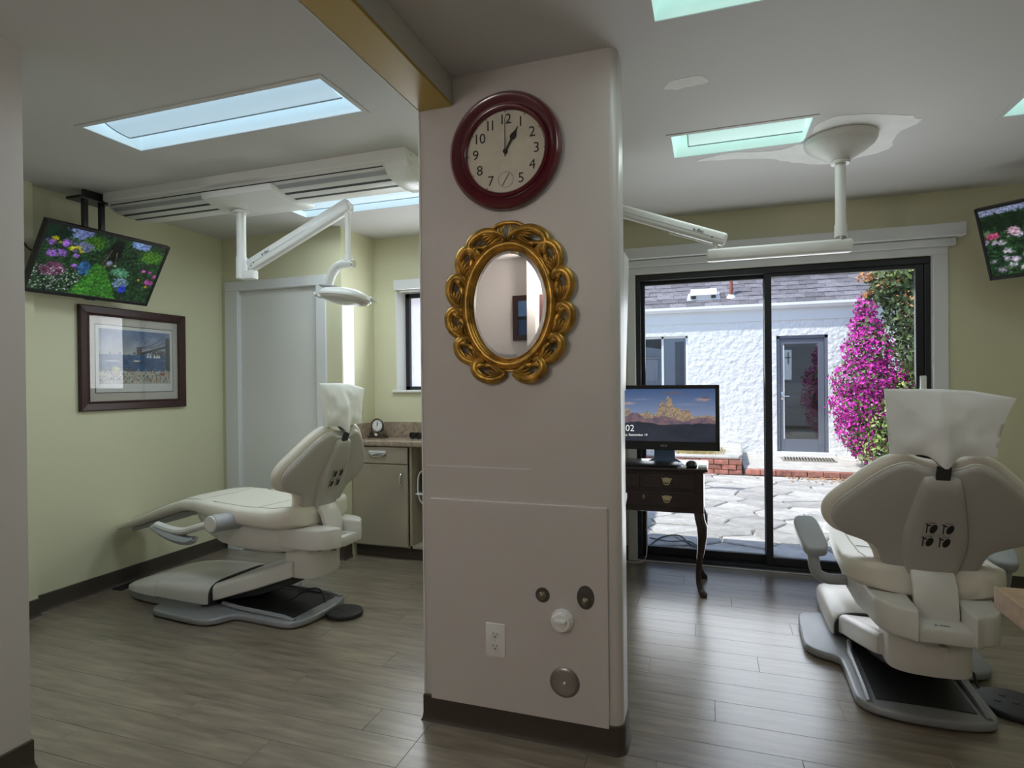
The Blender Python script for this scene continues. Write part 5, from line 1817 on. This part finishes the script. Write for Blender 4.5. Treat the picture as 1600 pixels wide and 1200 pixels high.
# glowing panel standing in for a reflection in the door glass, with dark ornament
nb = MB().box(1.215, 1.335, HY + .075, HY + .08, 1.28, 1.80).build('reflection_panel', mat('reflection_glow', (.8, .82, .85), .8, emis=((.8, .88, 1), 2.2)), hdr, False)
lab(nb, 'pale glowing panel behind the door glass, standing in for a reflection')
orn = MB().box(1.272, 1.292, HY + .07, HY + .074, 1.55, 1.76)
orn.box(1.235, 1.315, HY + .07, HY + .074, 1.655, 1.68)
orn.build('cross_ornament', M_ink, hdr, False)
# window
wf = MB()
for (a, b, z0, z1) in ((WXa, WXa + .04, WZb, WZt), (WXb - .04, WXb, WZb, WZt), (WXa, WXb, WZt - .04, WZt), (WXa, WXb, WZb, WZb + .04), (-.86, -.82, WZb, WZt)):
    wf.box(a, b, HY + .06, HY + .1, z0, z1)
wfo = wf.build('window', M_trimo, HO, False)
MB().box(WXa + .03, WXb - .03, HY + .078, HY + .084, WZb + .03, WZt - .03).build('pane', M_glassd2 if 'M_glassd2' in globals() else glass_mat('window_glass', (.9, .92, .95), 1.4), wfo, False)
wb = MB().box(-.84, -.44, HY + .100, HY + .105, WZb, WZt).build('blind', mat('pale_blind', (.74, .75, .77), .9), wfo, False)
ct_ = MB()
rings = []
for k in range(41):
    x = -1.7 + k * .021
    rings.append([(x, HY + .11 + .012 * math.sin(k * 1.1), 1.2), (x, HY + .11 + .012 * math.sin(k * 1.1), 1.9 - .02 * math.sin(k * .2))])
ct_.loft(rings, cap=False, closed=False)
ct_.build('curtain', M_curt, wfo, False)
MB().box(-.62, -.46, HY + .092, HY + .098, WZb, 2.0).build('dark_panel', M_doorb, wfo, False)
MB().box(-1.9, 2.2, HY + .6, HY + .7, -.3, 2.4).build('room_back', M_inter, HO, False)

# ------------------------------------------------------------------ outside: bougainvillea and hedge
def leaves(n, ell, size, yd, name, material, parent, surf=.75, flat=.35):
    """n small bent leaves scattered in ellipsoids (x, y, z, rx, ry, rz)"""
    vs, fs = [], []
    wts = np.array([e[3] * e[5] for e in ell])
    wts /= wts.sum()
    ch = rng.choice(len(ell), n, p=wts)
    for i in range(n):
        e = ell[ch[i]]
        d = Vector(rng.normal(size=3)).normalized()
        r0 = surf + (1 - surf) * rng.random() if rng.random() < .85 else rng.random()
        p = Vector((e[0] + d.x * e[3] * r0, e[1] + d.y * e[4] * r0, e[2] + d.z * e[5] * r0))
        p += Vector(rng.normal(size=3)) * .02
        if p.z < GZ:
            continue
        nrm = (d + Vector(rng.normal(size=3)) * .6).normalized()
        a = nrm.cross(Vector((0, 0, 1)))
        if a.length < .05:
            continue
        a.normalize()
        b = nrm.cross(a)
        th = rng.random() * 6.28
        a, b = a * math.cos(th) + b * math.sin(th), b * math.cos(th) - a * math.sin(th)
        s = size * (.6 + .8 * rng.random())
        o = len(vs)
        vs += [p - a * s, p + b * s * .55 + nrm * s * .15, p + a * s, p - b * s * .55 + nrm * s * .15]
        fs += [(o, o + 1, o + 2), (o, o + 2, o + 3)]
    me = bpy.data.meshes.new(name)
    me.from_pydata([tuple(v) for v in vs], [], fs)
    me.materials.append(material)
    o = link(name, me, parent)
    stuff(o)
    return o


bg_ = thing('bougainvillea', 'magenta flowering bougainvillea against the stucco house', 'bush', (2.6, 10.2, GZ))
E1 = [(2.20, 10.0, 2.34, .15, .22, .20), (2.20, 9.98, 2.02, .24, .3, .26), (2.20, 9.9, 1.68, .36, .4, .34), (2.12, 9.85, 1.25, .44, .45, .36), (2.05, 9.85, .90, .40, .45, .32), (2.00, 9.85, .55, .26, .4, .30), (2.48, 9.9, 1.25, .34, .4, .36), (2.12, 9.8, .30, .22, .3, .2)]
E2 = [(2.42, 9.72, .62, .42, .45, .46), (2.25, 9.75, .32, .34, .4, .28), (2.85, 9.8, 1.10, .46, .5, .50), (2.6, 9.8, .85, .4, .4, .5), (2.9, 9.8, .5, .6, .6, .5)]
leaves(6800, E1, .027, 0, 'bracts', M_mag, bg_)
leaves(6000, E2, .030, 0, 'foliage', M_leafl, bg_)
leaves(700, E2, .030, 0, 'scattered_bracts', M_mag, bg_)
leaves(5200, E1 + E2, .034, 0, 'inner_foliage', M_leafg, bg_, surf=.5)
tk = MB()
for x in (2.2, 2.5, 2.8):
    tk.tube(catmull([(x, 10.15, GZ), (x + .05, 10.1, .5), (x - .05, 10.1, 1.1), (x, 10.1, 1.8)], 5), .025, 7)
tk.build('stems', M_bark, bg_)
hg = thing('hedge_shrub', 'tall green shrub arching over the bougainvillea', 'shrub', (3.2, 9.9, GZ))
E3 = [(2.34, 9.3, 2.58, .26, .4, .34), (2.62, 9.3, 2.20, .36, .5, .46), (2.80, 9.3, 1.70, .40, .5, .42), (3.2, 9.4, 2.4, .6, .6, .7), (3.4, 9.4, 1.3, .6, .6, .9), (2.65, 9.3, 2.80, .40, .4, .30), (3.4, 9.4, .4, .6, .6, .5)]
leaves(15000, E3, .042, 0, 'foliage', M_leafd, hg)
leaves(2600, [(2.5, 9.2, 2.72, .34, .4, .26), (2.8, 9.2, 2.9, .5, .4, .3), (2.9, 9.25, 1.5, .36, .5, .45)], .034, 0, 'new_growth', M_leafl, hg)
leaves(240, [(2.08, 9.3, 2.70, .20, .25, .06), (2.10, 9.3, 2.48, .14, .2, .04), (2.3, 9.2, 2.6, .2, .3, .12)], .03, 0, 'red_tips', M_orange, hg, surf=.2)
leaves(420, [(2.70, 9.2, 2.3, .36, .5, .4)], .028, 0, 'dry_leaves', M_orange, hg)
tk = MB()
for x in (3.1, 3.4, 3.6):
    tk.tube(catmull([(x, 9.9, GZ), (x - .1, 9.85, .9), (x - .3, 9.8, 1.8), (x - .4, 9.75, 2.5)], 5), .035, 8)
for z, x1_ in ((2.86, 2.05), (2.62, 2.15)):
    tk.tube(catmull([(2.7, 9.7, z - .12), (2.45, 9.7, z), (x1_, 9.7, z + .01)], 5), .008, 6)
tk.build('branches', M_bark, hg)
